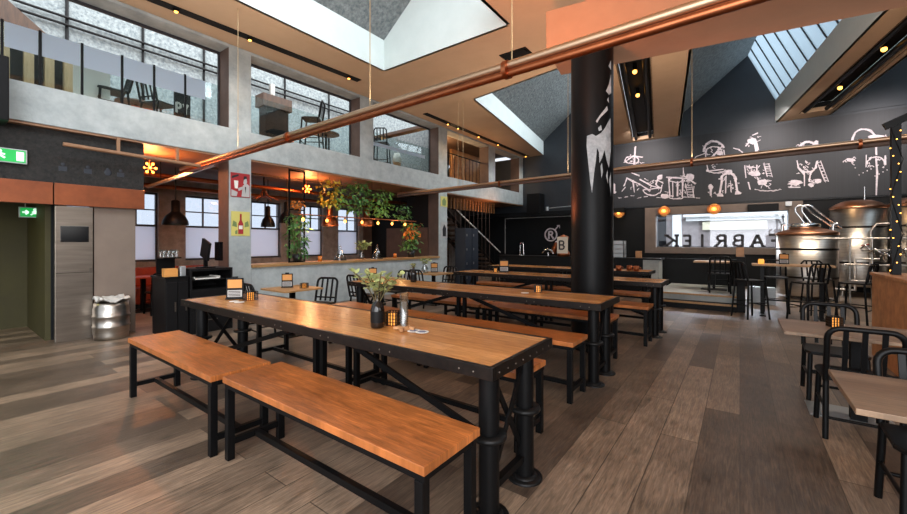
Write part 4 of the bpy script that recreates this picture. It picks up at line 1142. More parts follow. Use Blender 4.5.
t = thing('service_cabinet','low black service cabinet left of the till cabinet','cabinet',(-7.5,2.36,0))
MB().box(-.3,.3,-.12,.19,0,.92).build('body','charcoal',t,.004); MB().box(-.32,.32,-.14,.19,.92,.95).build('worktop','steel_black',t)
for y in (-.04,.11): 
    d=MB().box(.3,.315,y-.07,y+.07,.06,.86).build('door','charcoal',t); MB().box(.315,.33,y+.03,y+.05,.4,.55).build('handle','rivet',d)
t = thing('till_screen','till screen on a stand, its dark back to the hall','till',(-7.35,2.86,1.061))
MB().box(-.09,.09,-.12,.12,0,.02).build('foot','steel_black',t); MB().bar((0,0,.01),(0,0,.2),.05).build('stand','steel_black',t)
MB().bar((-.05,.0,.16),(.05,.0,.46),.3,.04,(0,1,0)).build('monitor','charcoal',t,.006)
MB().bar((.09,.17,.12),(.09,.17,.44),.05,.2,(1,0,0)).build('side_display','screen',t)
t = thing('glass_rack','black rack of glasses on the service cabinet','rack',(-7.5,2.38,.951))
MB().box(-.2,.1,-.12,.14,0,.02).box(-.2,.1,-.12,.14,.28,.3).box(-.2,-.18,-.12,.14,0,.3).build('frame','steel_black',t)
for k in range(8): MB().lathe([(.02,.001),(.027,.12),(.024,.12),(.016,.01)],(-.12+.14*(k//4),-.08+.06*(k%4),.301),10).build('glass','glass',t)
one('orange_box', MB().box(-.06,.06,-.09,.09,0,.13),'orange_paper','small orange box on the service cabinet','box',None,.003,(-7.28,2.32,.951))
one('bottle_crate', MB().box(-.04,.04,-.04,.04,0,.16),'silver_bag','small grey bin on the left end of the service cabinet','bin',None,.01,(-7.28,2.6,.951)).location.y=2.49

# ================================================================== PENDANTS IN THE BACK ROOM
def pendant(label, px, py, X, r, cop=False, zc=3.12):
    p = onx(px,py,X)
    t = thing('dome_pendant', label, 'lamp', (p.x,p.y,p.z), 0, 'dome pendants in the back room')
    MB().lathe([(r,0),(r*1.02,.012),(r*.97,.09),(r*.75,.2),(r*.42,.27),(r*.34,.3),(r*.34,.52),(r*.12,.55),(.001,.55)],(0,0,0),26).lathe([(r*.98,.005),(r*.93,.09),(r*.7,.19),(.001,.24)],(0,0,0),26).build('shade','copper' if cop else 'steel_black',t)
    MB().tube([(0,0,.55),(0,0,zc-p.z)],.012,6).build('cord','steel_black',t)
    MB().ball((0,0,.1),.05,10).build('bulb','bulb_soft',t)
pendant('black dome pendant in front of the back room window left of the pier',175.5,225,-9.9,.24)
pendant('black dome pendant seen just right of the concrete pier posters',268,227,-9.9,.17)
pendant('wide black dome pendant beside the black plant frame',287,223,-9.3,.21)
pendant('copper dome pendant hanging over the ledge, left one of two',330,226,-9.2,.23,True)
pendant('copper dome pendant hanging over the ledge, right one of two',366,226,-9.2,.25,True)
# pipes under the back room ceiling
for k,(xx,zz,l) in enumerate(((-9.5,2.85,'dark pipe under the back room ceiling nearest the ledge'),(-10.2,2.95,'dark pipe under the back room ceiling, second from the ledge'),(-10.9,2.8,'dark pipe under the back room ceiling close to the outer windows'))):
    o = one('ceiling_service_pipe', MB().tube([(xx,1.4,zz),(xx,10.1,zz)],.05,10), 'copper', l,'pipe','pipes under the back room ceiling')
t = thing('ceiling_fan','dark metal frame with curved arms under the back room ceiling by the pier','lamp',tuple(onx(264,200,-9.6)))
z0=t.location.z
MB().tube([(0,0,.1),(0,0,3.12-z0)],.02,8).build('stem','steel_black',t)
for k in range(6):
    a=2*PI*k/6; MB().tube([(0,0,.3),(.1*math.cos(a),.1*math.sin(a),.1),(.34*math.cos(a),.34*math.sin(a),.0)],.016,6).build('arm','copper',t)

# ================================================================== LEDGE: FRAME, PLANTS, BULB RAIL, VASES
LX = -8.3
def foliage(center, size, n, L, seed, down=.3):
    r = random.Random(seed); m = MB(); c = Vector(center)
    for k in range(n):
        p = c+Vector(((r.random()-.5)*size[0],(r.random()-.5)*size[1],(r.random()-.5)*size[2]))
        q = (p-c); 
        d = Vector((q.x/size[0]+r.uniform(-.5,.6), q.y/size[1]+r.uniform(-.6,.6), r.uniform(-.9,.35)-down))
        m.leaf(p, d, Vector((r.uniform(-.4,.4),r.uniform(-.4,.4),1)), L*r.uniform(.6,1.25), L*r.uniform(.4,.7))
    return m
t = thing('plant_frame','black rectangular steel frame hanging from the slab down to the ledge','frame',(LX,5.15,1.03))
for y in (-.19,.19): MB().box(-.015,.015,y-.015,y+.015,.0,2.13).build('upright','steel_black',t)
for z in (.0,1.2,2.1): MB().box(-.015,.015,-.175,.175,z,z+.03).build('crossbar','steel_black',t)
def potted(label, loc, size, n, L, seed, m, pot=True, hz=0, kind='hanging_plant'):
    t = thing(kind, label, 'plant', loc, 0, 'trailing plants along the ledge')
    if pot: MB().lathe([(.001,0),(.09,0),(.12,.16),(.105,.16),(.08,.02),(.001,.02)],(0,0,0),16).build('pot','pot',t)
    rr = random.Random(seed); s = MB()
    for k in range(5):
        a = rr.uniform(0,6.28); s.tube([(0,0,.1),(.08*math.cos(a),.08*math.sin(a),.1+hz*.5),(size[0]*.35*math.cos(a),size[1]*.35*math.sin(a),hz)],.006,5)
    s.build('stem','stem',t)
    foliage((0,0,hz),size,n,L,seed,.25).build('foliage',m,t)
potted('trailing green plant in a black pot inside the black frame on the ledge',(LX,5.16,1.03+.03),(.34,.42,1.0),300,.12,11,'leaf_dark',True,.6)
potted('small orange-leaved plant hanging in the black frame',(LX+.02,5.15,2.27),(.2,.26,.22),50,.09,12,'leaf_orange',False,.1)
def hang(label, px, py, size, n, L, seed, m, X=-8.45):
    p = onx(px,py,X)
    t = thing('hanging_plant', label, 'plant', (p.x,p.y,p.z), 0, 'trailing plants along the ledge')
    MB().lathe([(.001,-.02),(.1,-.02),(.13,.1),(.11,.1),(.001,.0)],(0,0,0),14).build('basket','pot',t)
    for a in (0,2.1,4.2): MB().tube([(.12*math.cos(a),.12*math.sin(a),.09),(0,0,.42),(0,0,3.16-p.z)],.004,4).build('hanger_wire','steel_black',t)
    foliage((0,0,0),size,n,L,seed,.2).build('foliage',m,t)
hang('yellow-leaved plant hanging under the slab, leftmost of the row over the ledge',329,192,(.45,.44,.66),110,.13,21,'leaf_yellow')
hang('dark green plant hanging under the slab next to the yellow one',341,197,(.36,.34,.5),70,.13,25,'leaf')
hang('dense green plant hanging under the slab over the two copper pendants',358,197,(.5,.56,.85),180,.14,22,'leaf_dark')
hang('green plant hanging under the slab over the middle of the bulb rail',381,203,(.5,.56,.78),160,.14,23,'leaf')
hang('small green plant hanging near the tip of the second copper pipe',401,213,(.4,.5,.5),80,.13,24,'leaf_dark')
p = onx(411,236,-8.3)
t = thing('ledge_plant','tall orange and green plant in a black pot at the right end of the ledge','plant',(p.x,p.y,1.03))
MB().lathe([(.001,0),(.1,0),(.13,.2),(.11,.2),(.001,.03)],(0,0,0),16).build('pot','pot',t)
foliage((0,0,.62),(.4,.5,.9),150,.15,31,.2).build('foliage','leaf_dark',t); foliage((.05,-.02,.82),(.34,.42,.5),80,.14,32,.2).build('leaves','leaf_orange',t,label='orange leaves')
MB().tube([(0,0,.1),(.03,.02,.6),(-.02,.05,1.1)],.01,5).build('stem','stem',t)
# bulb rail
p,q = onx(294,214,-8.14), onx(416,221.5,-8.14)
t = thing('bulb_rail','copper rail with seven glowing amber bulbs stretched above the ledge','lamp',(0,0,0))
MB().tube([p,q],.014,8).build('rail','copper',t)
for px in (303,327,345,362,378,392,405):
    c = onx(px,217.5+(px-303)*.055,-8.14); c.z = p.z+(q.z-p.z)*(c.y-p.y)/(q.y-p.y)
    s = MB().cyl((c.x,c.y,0),.022,c.z-.07,c.z+.0,10).build('socket','copper',t)
    MB().ball((c.x,c.y,c.z-.11),.034,10,1,1,1.25).build('bulb','bulb',s)
for px in (318,372): 
    c = onx(px,216,-8.14); c.z = p.z+(q.z-p.z)*(c.y-p.y)/(q.y-p.y); MB().tube([c,(c.x,c.y,3.16)],.005,5).build('wire','steel_black',t)
# candles, bell jars, vase
def candle(label, loc, r=.05, h=.13):
    t = thing('candle_glass', label, 'candle', loc, 0, 'amber candle glasses')
    MB().lathe([(.001,0),(r,0),(r,h),(r*.85,h),(r*.85,.02),(.001,.02)],(0,0,0),14).build('glass','amber',t); MB().cyl((0,0,0),r*.8,.02,h*.8,12).build('candle','candle',t)
for px,l in ((320,'amber candle glass on the ledge left of the bell jar'),(395,'amber candle glass on the ledge left of the orange plant')):
    c = onx(px,262,-8.2); candle(l,(-8.2,c.y,1.031))
for px,l in ((340,'clear bell jar on the ledge below the left copper pendant'),(377,'clear bell jar on the ledge right of the pale leaf vase')):
    c = onx(px,262,-8.3); t = thing('bell_jar',l,'jar',(-8.3,c.y,1.031),0,'clear bell jars on the ledge')
    MB().lathe([(.16,.0),(.16,.02),(.13,.1),(.07,.24),(.03,.3),(.035,.34),(.001,.36)],(0,0,0),20).build('bell','glass',t); MB().cyl((0,0,0),.17,0,.012).build('base','charcoal',t)
    MB().ball((0,0,.37),.03,8).build('knob','glass',t)
def sprig(label, loc, vase, m, n, seed, h, spread, L, group=None, name='leaf_vase'):
    t = thing(name, label, 'vase', loc, 0, group)
    vase(t); r = random.Random(seed); st = MB(); lf = MB()
    for k in range(n):
        a = r.uniform(0,6.28); b = spread*r.uniform(.5,1); top = Vector((b*math.cos(a),b*math.sin(a),h*r.uniform(.75,1.0)))
        base = Vector((0,0,vase.h*.7)); mid = base.lerp(top,.5)+Vector((0,0,.04)); st.tube([base,mid,top],.0035,5)
        for j in range(9):
            s = .35+.65*j/8; p = base.lerp(top,s)+Vector((0,0,.03*math.sin(PI*s)))
            lf.leaf(p, Vector((r.uniform(-1,1),r.uniform(-1,1),r.uniform(-.3,.7))), Vector((r.uniform(-.5,.5),r.uniform(-.5,.5),1)), L*r.uniform(.7,1.2), L*r.uniform(.6,.85))
    st.build('stem','stem',t); lf.build('leaves',m,t)
class V1:
    h=.23
    def __call__(s,t):
        MB().lathe([(.001,0),(.045,0),(.05,.01),(.05,.13),(.042,.165),(.018,.19),(.016,.225),(.02,.235),(.013,.235),(.012,.19),(.001,.18)],(0,0,0),22).build('bottle','bottle',t)
        MB().lathe([(.0505,.04),(.0507,.042),(.0507,.12),(.0505,.122)],(0,0,0),22).build('label_band','charcoal',t)
class V2:
    h=.2
    def __call__(s,t): MB().lathe([(.001,0),(.08,0),(.09,.1),(.04,.2),(.045,.22),(.035,.2),(.08,.1),(.001,.01)],(0,0,0),16).build('vase','glass',t)
p = onT(377.5,327.5)
sprig('dark brown bottle vase with pale eucalyptus leaves on the nearest long table', p, V1(), 'leaf_pale', 12, 41, .42, .19, .052, None, 'bottle_vase')
p = onT(413.5,282); sprig('dark bottle vase with a short sprig on the second long table', p, V1(), 'leaf_pale', 3, 42, .33, .08, .05, None, 'bottle_vase')
c = onx(363,262,-8.2); sprig('pale leafy branch in a glass vase on the ledge between the bell jars', (-8.25,c.y,1.031), V2(), 'leaf_pale', 7, 43, .5, .24, .12)
sprig('small pale plant on the far wall-side table below the orange leaves', (-6.15,7.2,.751), V2(), 'leaf_pale', 5, 44, .36, .14, .08)
# lattice candle holders
def lattice(label, loc, s=.045, h=.1):
    t = thing('lattice_candle', label, 'candle', loc, .3, 'lattice candle holders glowing amber')
    m = MB()
    for k in range(5):
        x = -s+2*s*k/4
        for y in (-s,s): m.box(x-.004,x+.004,y-.003,y+.003,0,h); m.box(y-.003,y+.003,x-.004,x+.004,0,h)
    for k in range(5):
        z = h*k/4
        for y in (-s,s): m.box(-s,s,y-.0035,y+.0035,z-.004+.004,z+.004); m.box(y-.0035,y+.0035,-s,s,z,z+.004)
    m.build('lattice','rim',t)
    MB().cyl((0,0,0),s*.72,.004,h*.85,12).build('candle','candle',t)
p = onT(393,325); lattice('lattice candle holder between the dark bottle vase and the clear tube on the nearest table', p)
p = onT(250.5,300); lattice('lattice candle holder next to the menu stand at the left end of the nearest table', p, .05,.09)
p = onz(834.5,327,.75); lattice('lattice candle holder glowing on the right-hand cafe table', (p.x,p.y,.7515), .04,.09)
p = onT(538,292); lattice('lattice candle holder on the second long table near the column', p, .04,.085)
p = onT(495.5,272); lattice('lattice candle holder beside the menu stand on the third long table', p, .04,.085)
lattice('lattice candle holder beside the menu on the small table by the pier', (-5.72,3.68,.751), .045,.08)
# clear tube stand and beer mats
p = onT(404,330)
t = thing('napkin_tube','clear upright glass tube in a wooden foot, beside the beer mats','holder',p,.5)
MB().lathe([(.032,.02),(.032,.26),(.029,.26),(.029,.02)],(0,0,0),18).build('tube','glass',t)
m = MB()
for a in range(4): m.bar((.0,.0,.02),(.075*math.cos(a*PI/2),.075*math.sin(a*PI/2),.012),.022,.02)
m.cyl((0,0,0),.04,0,.03,16).build('foot','slat_wood',t)
m = MB(); 
for k in range(5): m.bar((-.012+k*.006,0,.03),(-.016+k*.008,.004,.2),.02,.002,(1,0,0))
m.build('straws','poster_grey',t)
for k,(px,py,l,a) in enumerate(((414,331,'round beer mat with blue print, left one right of the clear tube',.2),(422,332.5,'round beer mat with blue print, right one overlapping the other',.7))):
    p = onT(px,py); t = thing('beer_mat', l, 'coaster', (p[0],p[1],p[2]+.003*k), a, 'beer mats on the nearest table')
    MB().cyl((0,0,0),.048,0,.002,24).build('card','paper',t)
    MB().box(-.03,.03,-.012,.012,.0021,.0026).box(-.02,.02,.016,.026,.0021,.0026).box(-.018,.022,-.027,-.018,.0021,.0026).build('print','print_blue',t)
p = onT(241,301); 
for k in range(2):
    t = thing('beer_mat', ['beer mat lying in front of the menu stand at the left table end','beer mat between menu stand and lattice candle at the left table end'][k], 'coaster', (p[0]-.02+.11*k,p[1]-.06,p[2]), .4, None); MB().cyl((0,0,0),.048,0,.002,20).build('card','paper',t)
p = onT(525,293); t = thing('beer_mat','pale beer mat beside the lattice candle on the second long table','coaster',p,0); MB().cyl((0,0,0),.048,0,.002,20).build('card','paper',t)

# ================================================================== POSTERS ON THE PIERS
PX = WX+.003
def rect(py): return py
a,b = onx(230.5,172,PX), onx(249.5,198,PX)
cy, cz = (a.y+b.y)/2, (a.z+b.z)/2; hw, hh = abs(b.y-a.y)/2, abs(a.z-b.z)/2
t = thing('pier_poster','red and grey poster of a person raising a glass, upper one on the near pier','poster',(PX,cy,cz))
MB().box(0,.012,-hw,hw,-hh,hh).build('panel','poster_red',t)
m = MB(); f = lambda u,v,d=.0135:(d,u*hw,v*hh)
m.prism([f(.1,-.95),f(.95,-.95),f(.95,.0),f(.75,.15),(.0135,.5*hw,.1*hh),f(.25,.0)],(.001,0,0)).prism([f(-.2,-.5),f(.3,-.3),f(.25,-.1),f(-.25,-.25)],(.001,0,0)).prism([f(-.95,-.95),f(-.4,-.95),f(-.3,-.6),f(-.95,-.4)],(.001,0,0)).build('figure','poster_grey',t)
MB().prism([f(.3,.2,.014),f(.42,.05,.014),f(.62,.08,.014),f(.7,.35,.014),f(.62,.62,.014),f(.38,.6,.014)],(.001,0,0)).build('face','poster_grey',t)
MB().prism([f(.3,.45,.0152),f(.36,.78,.0152),f(.62,.8,.0152),f(.74,.55,.0152),f(.6,.6,.0152)],(.001,0,0)).prism([f(.45,-.1,.0152),f(.6,-.1,.0152),f(.55,-.7,.0152)],(.001,0,0)).prism([f(-.9,.5,.0152),f(-.2,.75,.0152),f(-.2,.9,.0152),f(-.9,.7,.0152)],(.001,0,0)).build('hair','poster_dark',t)
MB().prism([f(-.6,-.3,.0145),f(-.3,-.3,.0145),f(-.22,.35,.0145),f(-.68,.35,.0145)],(.001,0,0)).build('glass','paper',t)
a,b = onx(231,211,PX), onx(249.5,236,PX); cy,cz=(a.y+b.y)/2,(a.z+b.z)/2; hw,hh=abs(b.y-a.y)/2,abs(a.z-b.z)/2
t = thing('pier_poster','yellow poster with a red bottle, lower one on the near pier','poster',(PX,cy,cz))
MB().box(0,.012,-hw,hw,-hh,hh).build('panel','poster_yellow',t)
g = lambda u,v,d=.0135:(d,u*hw,v*hh)
MB().prism([g(-.28,-.85),g(.28,-.85),g(.28,.0),g(.1,.3),g(.1,.8),g(-.1,.8),g(-.1,.3),g(-.28,.0)],(.001,0,0)).build('bottle','poster_red',t)
MB().prism([g(-.9,-.2),g(-.4,-.3),g(-.45,.1),g(-.8,.25)],(.001,0,0)).prism([g(.9,-.2),g(.4,-.3),g(.45,.1),g(.8,.25)],(.001,0,0)).prism([g(-.6,-.85),g(-.35,-.85),g(-.35,-.5),g(-.6,-.6)],(.001,0,0)).build('hop_leaves','poster_green',t)
MB().prism([g(-.2,-.45,.0146),g(.2,-.45,.0146),g(.2,-.15,.0146),g(-.2,-.15,.0146)],(.0006,0,0)).build('bottle_label','paper',t)
for (p1,p2,l,mm,m2) in (((440.5,196),(447,207),'small yellow-green poster high on the far pier','poster_yellow','poster_green'),((441,222),(447,238),'small black and white poster low on the far pier','poster_grey','poster_dark')):
    a,b = onx(*p1,PX), onx(*p2,PX); cy,cz=(a.y+b.y)/2,(a.z+b.z)/2; hw,hh=abs(b.y-a.y)/2,abs(a.z-b.z)/2
    t = thing('pier_poster',l,'poster',(PX,cy,cz)); MB().box(0,.012,-hw,hw,-hh,hh).build('panel',mm,t)
    MB().prism([(.0135,-.5*hw,-.8*hh),(.0135,.5*hw,-.8*hh),(.0135,.6*hw,.2*hh),(.0135,.0,.75*hh),(.0135,-.6*hw,.1*hh)],(.001,0,0)).build('figure',m2,t)

# ================================================================== GALLERY UPSTAIRS
GZ = 3.75
for k,(px,l) in enumerate(((4,'pale timber post at the far left of the gallery window'),(28.5,'pale timber post in the gallery, second from the left'),(49,'pale timber post in the gallery, third from the left'),(68,'pale timber post in the gallery beside the white screen'))):
    p = onx(px,75,-9.4); o = one('timber_post', MB().box(-.07,.07,-.055,.055,0,1.2), 'pale_wood', l,'post','pale timber posts in the gallery',0,(-9.4,p.y,GZ))
a,b = onx(8,75,-9.6),onx(66,75,-9.6)
one('board_wall', MB().box(-.03,.03,0,b.y-a.y,0,1.15),'charcoal','black boarding behind the pale timber posts in the gallery','boarding',None,0,(-9.55,a.y,GZ))
p0,p1 = onx(0,5,-9.45),onx(48,28,-9.45)
one('sloping_beam', MB().prism([(0,p0.y-.4,5.75),(0,p1.y,4.98),(0,p1.y-.05,4.92),(0,p0.y-.4,4.96)],(.1,0,0)),'dark_wood','brown sloping timber gable over the black boarding in the gallery','beam',None,0,(-9.5,0,0))
a,b = onx(73,75,-9.0),onx(110,75,-9.0)
one('white_screen', MB().box(-.02,.02,0,b.y-a.y,0,.95),'paper','white screen panel standing in the gallery behind the glass','screen',None,.004,(-9.0,a.y,GZ))
# conduits on the gallery wall
for px,l in ((67,'thin dark upright conduit on the grey gallery wall, leftmost'),(143,'thin dark upright conduit on the grey gallery wall, middle'),(204,'thin dark upright conduit on the grey gallery wall, right'),(267+18,'thin upright conduit on the gallery wall in the second opening'),(329,'thin upright conduit on the gallery wall at the right of the second opening')):
    p = onx(px,40,-12.36); one('wall_conduit', MB().tube([(0,0,GZ),(0,0,8.2)],.03,8),'charcoal',l,'pipe','conduits on the gallery wall',0,(-12.36,p.y,0))
p = onx(70,19,-12.33)
for k in range(2): one('wall_conduit', MB().tube([(0,-1.4,0),(0,10.3,0)],.03,8),'charcoal',['long level conduit across the gallery wall, upper of two','long level conduit across the gallery wall, lower of two'][k],'pipe','conduits on the gallery wall',0,(-12.3,0,p.z-.17*k))
# gallery furniture
def gallery_table(px,label,X=-9.5):
    p = onx(px,105,X); t = thing('gallery_table',label,'table',(X,p.y,GZ)); MB().cyl((0,0,0),.36,.74,.77,20).build('tabletop','dark_wood',t); MB().cyl((0,0,0),.03,.02,.74,10).build('pedestal','steel_black',t); MB().cyl((0,0,0),.22,0,.02,16).build('base_plate','steel_black',t)
gallery_table(136,'round dark table in the gallery behind the first glass',-10.6); gallery_table(288,'round dark table in the gallery in the second opening',-10.4); gallery_table(326,'round dark table low in the gallery at the right of the second opening',-9.3)
def gchair(px,X,rz,label,s=1.0):
    p = onx(px,110,X); c = dup(CH,(X,p.y,GZ),rz,label,'black chairs in the gallery')
gchair(110,-9.1,PI,'black chair in the gallery between the white screen and the table')
gchair(160,-9.2,.4,'black chair in the gallery left of the grey lettered board')
dup(ST,(-8.95,onx(312,110,-8.95).y,GZ),2.3,'tall black bar stool with a back in the second gallery opening').scale=(1.15,1.15,1.25)
dup(ST,(-9.1,onx(382,110,-9.1).y,GZ),.6,'tall black bar stool in the third gallery opening').scale=(1.1,1.1,1.15)
a,b = onx(174,105,-8.95), onx(190,105,-8.95)
t = thing('lettered_board','grey board with white letters PY in the gallery behind the first glass','sign',(-8.95,(a.y+b.y)/2,GZ))
w_=(b.y-a.y)/2; MB().box(-.02,.02,-w_,w_,0,.8).build('board','poster_grey' if 0 else 'charcoal',t)
m = MB()
for j,ch in enumerate('PY'):
    for st in letter(ch): m.ribbon([(.023,-w_*.75+j*w_*.85+u*w_*.8,.3+v*.2) for u,v in st],.04,(1,0,0),.004)
m.build('letters','paper',t)
one('red_stool', MB().box(-.18,.18,-.18,.18,.4,.44).box(-.17,-.14,-.17,-.14,0,.4).box(.14,.17,-.17,-.14,0,.4).box(-.17,-.14,.14,.17,0,.4).box(.14,.17,.14,.17,0,.4),'red_leather','low red stool in the gallery behind the first glass','stool',None,0,(-9.8,onx(140,105,-9.8).y,GZ))
t = thing('gallery_planter','dark brown planter box with a steel flue in the second gallery opening','planter',(-9.6,onx(274,92,-9.6).y,GZ))
MB().box(-.2,.2,-.38,.38,1.12,1.42).build('box','dark_wood',t); MB().box(-.16,.16,-.3,.3,0,1.12).build('stand','charcoal',t); MB().cyl((0,-.05,0),.07,1.42,1.75,16).build('flue','steel',t)
t = thing('side_lamp','white lamp with a wooden body in the third gallery opening','lamp',(-8.9,onx(397,150,-8.9).y,GZ))
MB().cyl((0,0,0),.12,0,.3,16).build('body','slat_wood',t); MB().lathe([(.12,.3),(.15,.32),(.09,.6),(.001,.6)],(0,0,0),16).build('lamp_shade','paper',t)
t = thing('gallery_railing','black railing with upright bars in the fourth gallery opening','railing',(-8.45,10.7,GZ))
MB().tube([(0,0,.95),(0,2.68,.95)],.025,8).build('top_rail','steel_black',t)
for k in range(11): MB().tube([(0,.12+k*.245,.0),(0,.12+k*.245,.95)],.011,6).build('bar','steel_black',t)
MB().tube([(-.6,.7,0),(-.55,.7,1.0),(-.4,.72,1.5)],.02,6).build('post','steel_black',t)
t = thing('rack_panel','pale pattern-cut panel high on the stair wall in the fourth opening','panel',(-11.09,11.6,4.9))
MB().box(0,.02,-.9,1.4,-.35,.35).build('panel','pale_wood',t)
m=MB()
for k in range(9):
    for j in range(3): m.box(.02,.03,-.82+k*.25,-.68+k*.25,-.3+j*.22,-.16+j*.22)
m.build('cut_out','charcoal',t)

# ================================================================== STREET OUTSIDE THE BACK WINDOW
t = thing('street_building','pale brick street building with white cornice seen through the back window','building',(0,23,0))
MB().box(-7,6,0,.4,0,6).build('wall','brick',t)
MB().box(-2.3,1.6,-.35,-.001,2.75,2.95).box(-2.2,1.5,-.22,-.001,2.55,2.75).build('cornice','cornice',t)
MB().box(-1.5,1.0,-.12,-.001,2.1,2.5).build('sign_board','cream',t)
for x in (-2.6,1.8): MB().box(x-.2,x+.2,-.2,-.001,.2,5).build('pilaster','cornice',t)
for x in (-3.6,3.2): MB().box(x-.5,x+.5,-.05,-.001,1.2,3.4).build('window','screen',t)
struct('pavement', MB().box(-13,8,17,24,-.12,-.02), 'concrete')

# ================================================================== LIGHT
def area(name, loc, rot, sx, sy, e, c, spread=None):
    l = bpy.data.lights.new(name,'AREA'); l.shape='RECTANGLE'; l.size=sx; l.size_y=sy; l.energy=e; l.color=c
    if spread: l.spread = spread
    o = bpy.data.objects.new(name,l); COL.objects.link(o); o.location=loc; o.rotation_euler=rot; return o
def point(name, loc, e, c, r=.08):
    l = bpy.data.lights.new(name,'POINT'); l.energy=e; l.color=c; l.shadow_soft_size=r
    o = bpy.data.objects.new(name,l); COL.objects.link(o); o.location=loc; return o
def spot(name, loc, to, e, c, ang=70, blend=.6, r=.05):
    l = bpy.data.lights.new(name,'SPOT'); l.energy=e; l.color=c; l.spot_size=math.radians(ang); l.spot_blend=blend; l.shadow_soft_size=r
    o = bpy.data.objects.new(name,l); COL.objects.link(o); o.location=loc
    o.rotation_euler = (Vector(to)-Vector(loc)).to_track_quat('-Z','Y').to_euler(); return o
w = bpy.data.worlds.new('World'); S.world = w; w.use_nodes = True
bg = w.node_tree.nodes['Background']; bg.inputs[0].default_value = (.86,.92,1.0,1); bg.inputs[1].default_value = WORLD
# daylight through each roof light
for key,e,wd,tl in (('s1',SKY*.13,2.0,40),('s2a',SKY*.15,1.9,40),('s2b',SKY*.3,1.9,58),('s2c',SKY*.12,1.9,58)):
    nl,nr,fr,fl = [Vector((x,y,0)) for x,y in HOLES[key]]
    c = (nr+fr)/2; L_ = (fr-nr).length
    o = area('sky_'+key, (c.x+.6,c.y,7.75), (0,math.radians(tl),math.atan2((fr-nr).y,(fr-nr).x)-PI/2), wd, L_, e, (.92,.97,1.0))
sun = bpy.data.lights.new('overcast_sun','SUN'); sun.energy = SUNE; sun.angle = math.radians(110); sun.color = (.93,.97,1.0)
so_ = bpy.data.objects.new('overcast_sun',sun); COL.objects.link(so_); so_.rotation_euler = (math.radians(-8),math.radians(48),0)
# broad soft fill added behind the camera to brighten the hall
area('front_fill',(.9,-2.9,2.6),(math.radians(82),0,math.radians(6)),6.5,4,FRONT,(.98,.98,1.0))
area('side_fill',(6.3,1.5,3.0),(0,math.radians(80),0),4,5,FRONT*.35,(1,.98,.96))  # weaker fill added from the right, no window in that wall
WARM=(1,.62,.3)
for i,(x,y,z,e) in enumerate(((-7.6,2.5,5.2,6),(-7.5,3.7,5.2,8),(-7.45,5.9,5.2,8),(-7.7,10.2,5.2,10),(-7.7,10.8,5.2,8),(-7.72,12.1,5.2,10),(-7.76,15.9,5.2,12))):
    spot('track_%d'%i,(x,y,z),(x-.1,y,0),e*LAMP,WARM,110,.9)
for i,(x,y) in enumerate(((-2.1,9.6),(-2.4,11.5),(-2.8,14.5),(2.6,9.8),(2.2,12.5),(1.9,15))):
    spot('trough_%d'%i,(x,y,5.35),(x,y,0),14*LAMP,WARM,120,.9)
for i,(x,y) in enumerate(((-3.0,14.3),(.8,14.3),(3.4,14.3))): spot('mural_%d'%i,(x,y,5.3),(x,BY,4.2),170*LAMP,(1,.9,.88),95,1)
# orange cluster lamps, bulb rail, pendants
for i,(px,py,X,e) in enumerate(((150,168,-8.9,34),(307,189,-9.1,30),(322,178,-9.3,18))):
    v = onx(px,py,X); point('cluster_%d'%i,(v.x+.12,v.y-.05,v.z+.02),e*LAMP,(1,.36,.12),.1)
for i,px in enumerate((310,345,380,402)):
    v = onx(px,222,-8.1); point('rail_%d'%i,(v.x,v.y,v.z-.2),3*LAMP,(1,.55,.22),.05)
for i,(px,py,X) in enumerate(((175.5,225,-9.9),(268,227,-9.9),(287,223,-9.3),(330,226,-9.2),(366,226,-9.2))):
    v = onx(px,py,X); point('pend_%d'%i,(v.x,v.y,v.z+.04),3*LAMP,(1,.7,.42),.05)
for i,(px,py) in enumerate(((619,213),(664,211),(714,209))):
    v = ony(px,py,16.22); point('gold_%d'%i,(v.x,v.y-.25,v.z),2*LAMP,(1,.6,.25),.1)
area('lobby_light',(-9.3,-.2,2.18),(0,0,0),.8,.8,3*LAMP,(.9,.85,.12))
area('exit_glow',(-7.9,.75,2.68),(0,math.radians(-90),0),.15,.5,1.2*LAMP,(.2,1,.45))
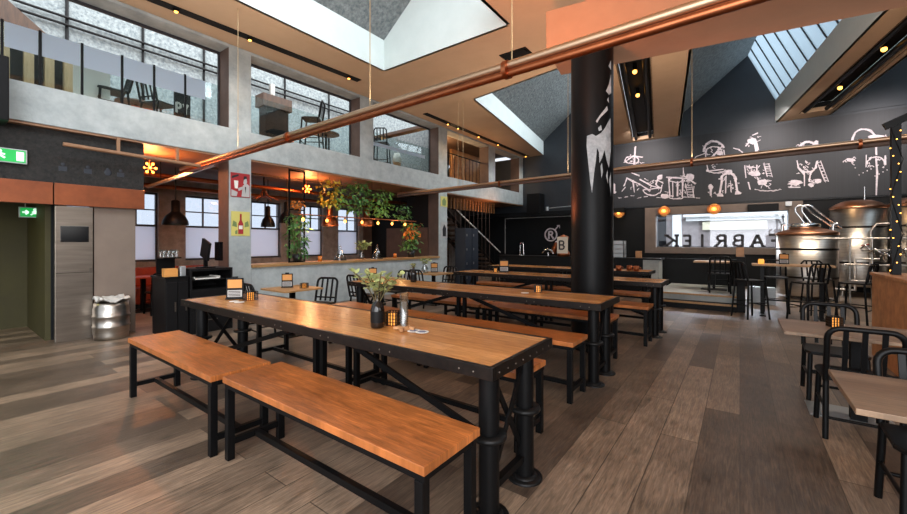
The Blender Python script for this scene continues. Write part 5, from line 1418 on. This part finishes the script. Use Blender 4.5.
# fill added above the copper pipes to brighten the ceiling, then the brewery lamp
area('ceiling_fill',(-4.2,3.06,3.1),(PI,0,0),6,.06,UPC,(1,.82,.66))
area('ceiling_fill_near',(.6,2.8,3.1),(PI,0,0),3,.06,UPC*.12,(1,.82,.66))
area('ceiling_fill_far',(-1.6,8.5,3.1),(PI,0,0),8,.06,UPC*1.3,(1,.82,.66))
area('brewery_lamp',(1.6,11.6,4.6),(math.radians(25),0,0),3,.3,80*LAMP,(1,.84,.68))
area('gallery_roof',(-10.4,4.5,8.3),(0,0,0),3,9,SKY*.25,(.94,.97,1.0))
area('street_window_daylight',(-.7,18.3,3.6),(math.radians(-62),0,0),5,1.4,WIND,(.95,.98,1.0))
# orange uplight washing the beam and ceiling in front of the column
spot('uplight_beam',(-1.9,3.7,3.15),(-1.8,5.2,5.0),UPL*1.1,(1,.3,.09),120,1,.1)
area('street_daylight',(-.5,19.6,5.5),(math.radians(40),0,0),8,2,140,(1,1,1))
point('stair_fill',(-9.5,12,5.0),45*LAMP,WARM,.1)  # warm fill added inside the roofed stair room
spot('uplight_soffit',(-7.6,13.6,2.4),(-8.3,13.4,3.3),UPL*.3,(1,.4,.15),120,1,.1)
spot('column_reflex_fill',(-3.2,5.6,1.9),(-1.95,5.7,2.4),UPL*.6,(1,.22,.08),60,.8,.1)  # spot added to give the column's left side its orange reflection

# ================================================================== CAMERA
cam = bpy.data.cameras.new('camera'); co = bpy.data.objects.new('camera',cam); COL.objects.link(co)
co.location=(0,0,H_); co.rotation_euler=(PI/2,0,YAW); cam.sensor_width=36; cam.lens=36*F_/907; cam.shift_y=-(257-HY_)/907; cam.clip_start=.02; cam.clip_end=200
S.camera = co
S.view_settings.view_transform='Standard'; S.view_settings.look='None'; S.view_settings.gamma=1; S.view_settings.exposure=EXPO; S.view_settings.use_curve_mapping=False
S.cycles.use_denoising=True; S.cycles.max_bounces=8; S.cycles.diffuse_bounces=4; S.cycles.transparent_max_bounces=12; S.cycles.sample_clamp_indirect=4; S.cycles.caustics_reflective=False; S.cycles.caustics_refractive=False
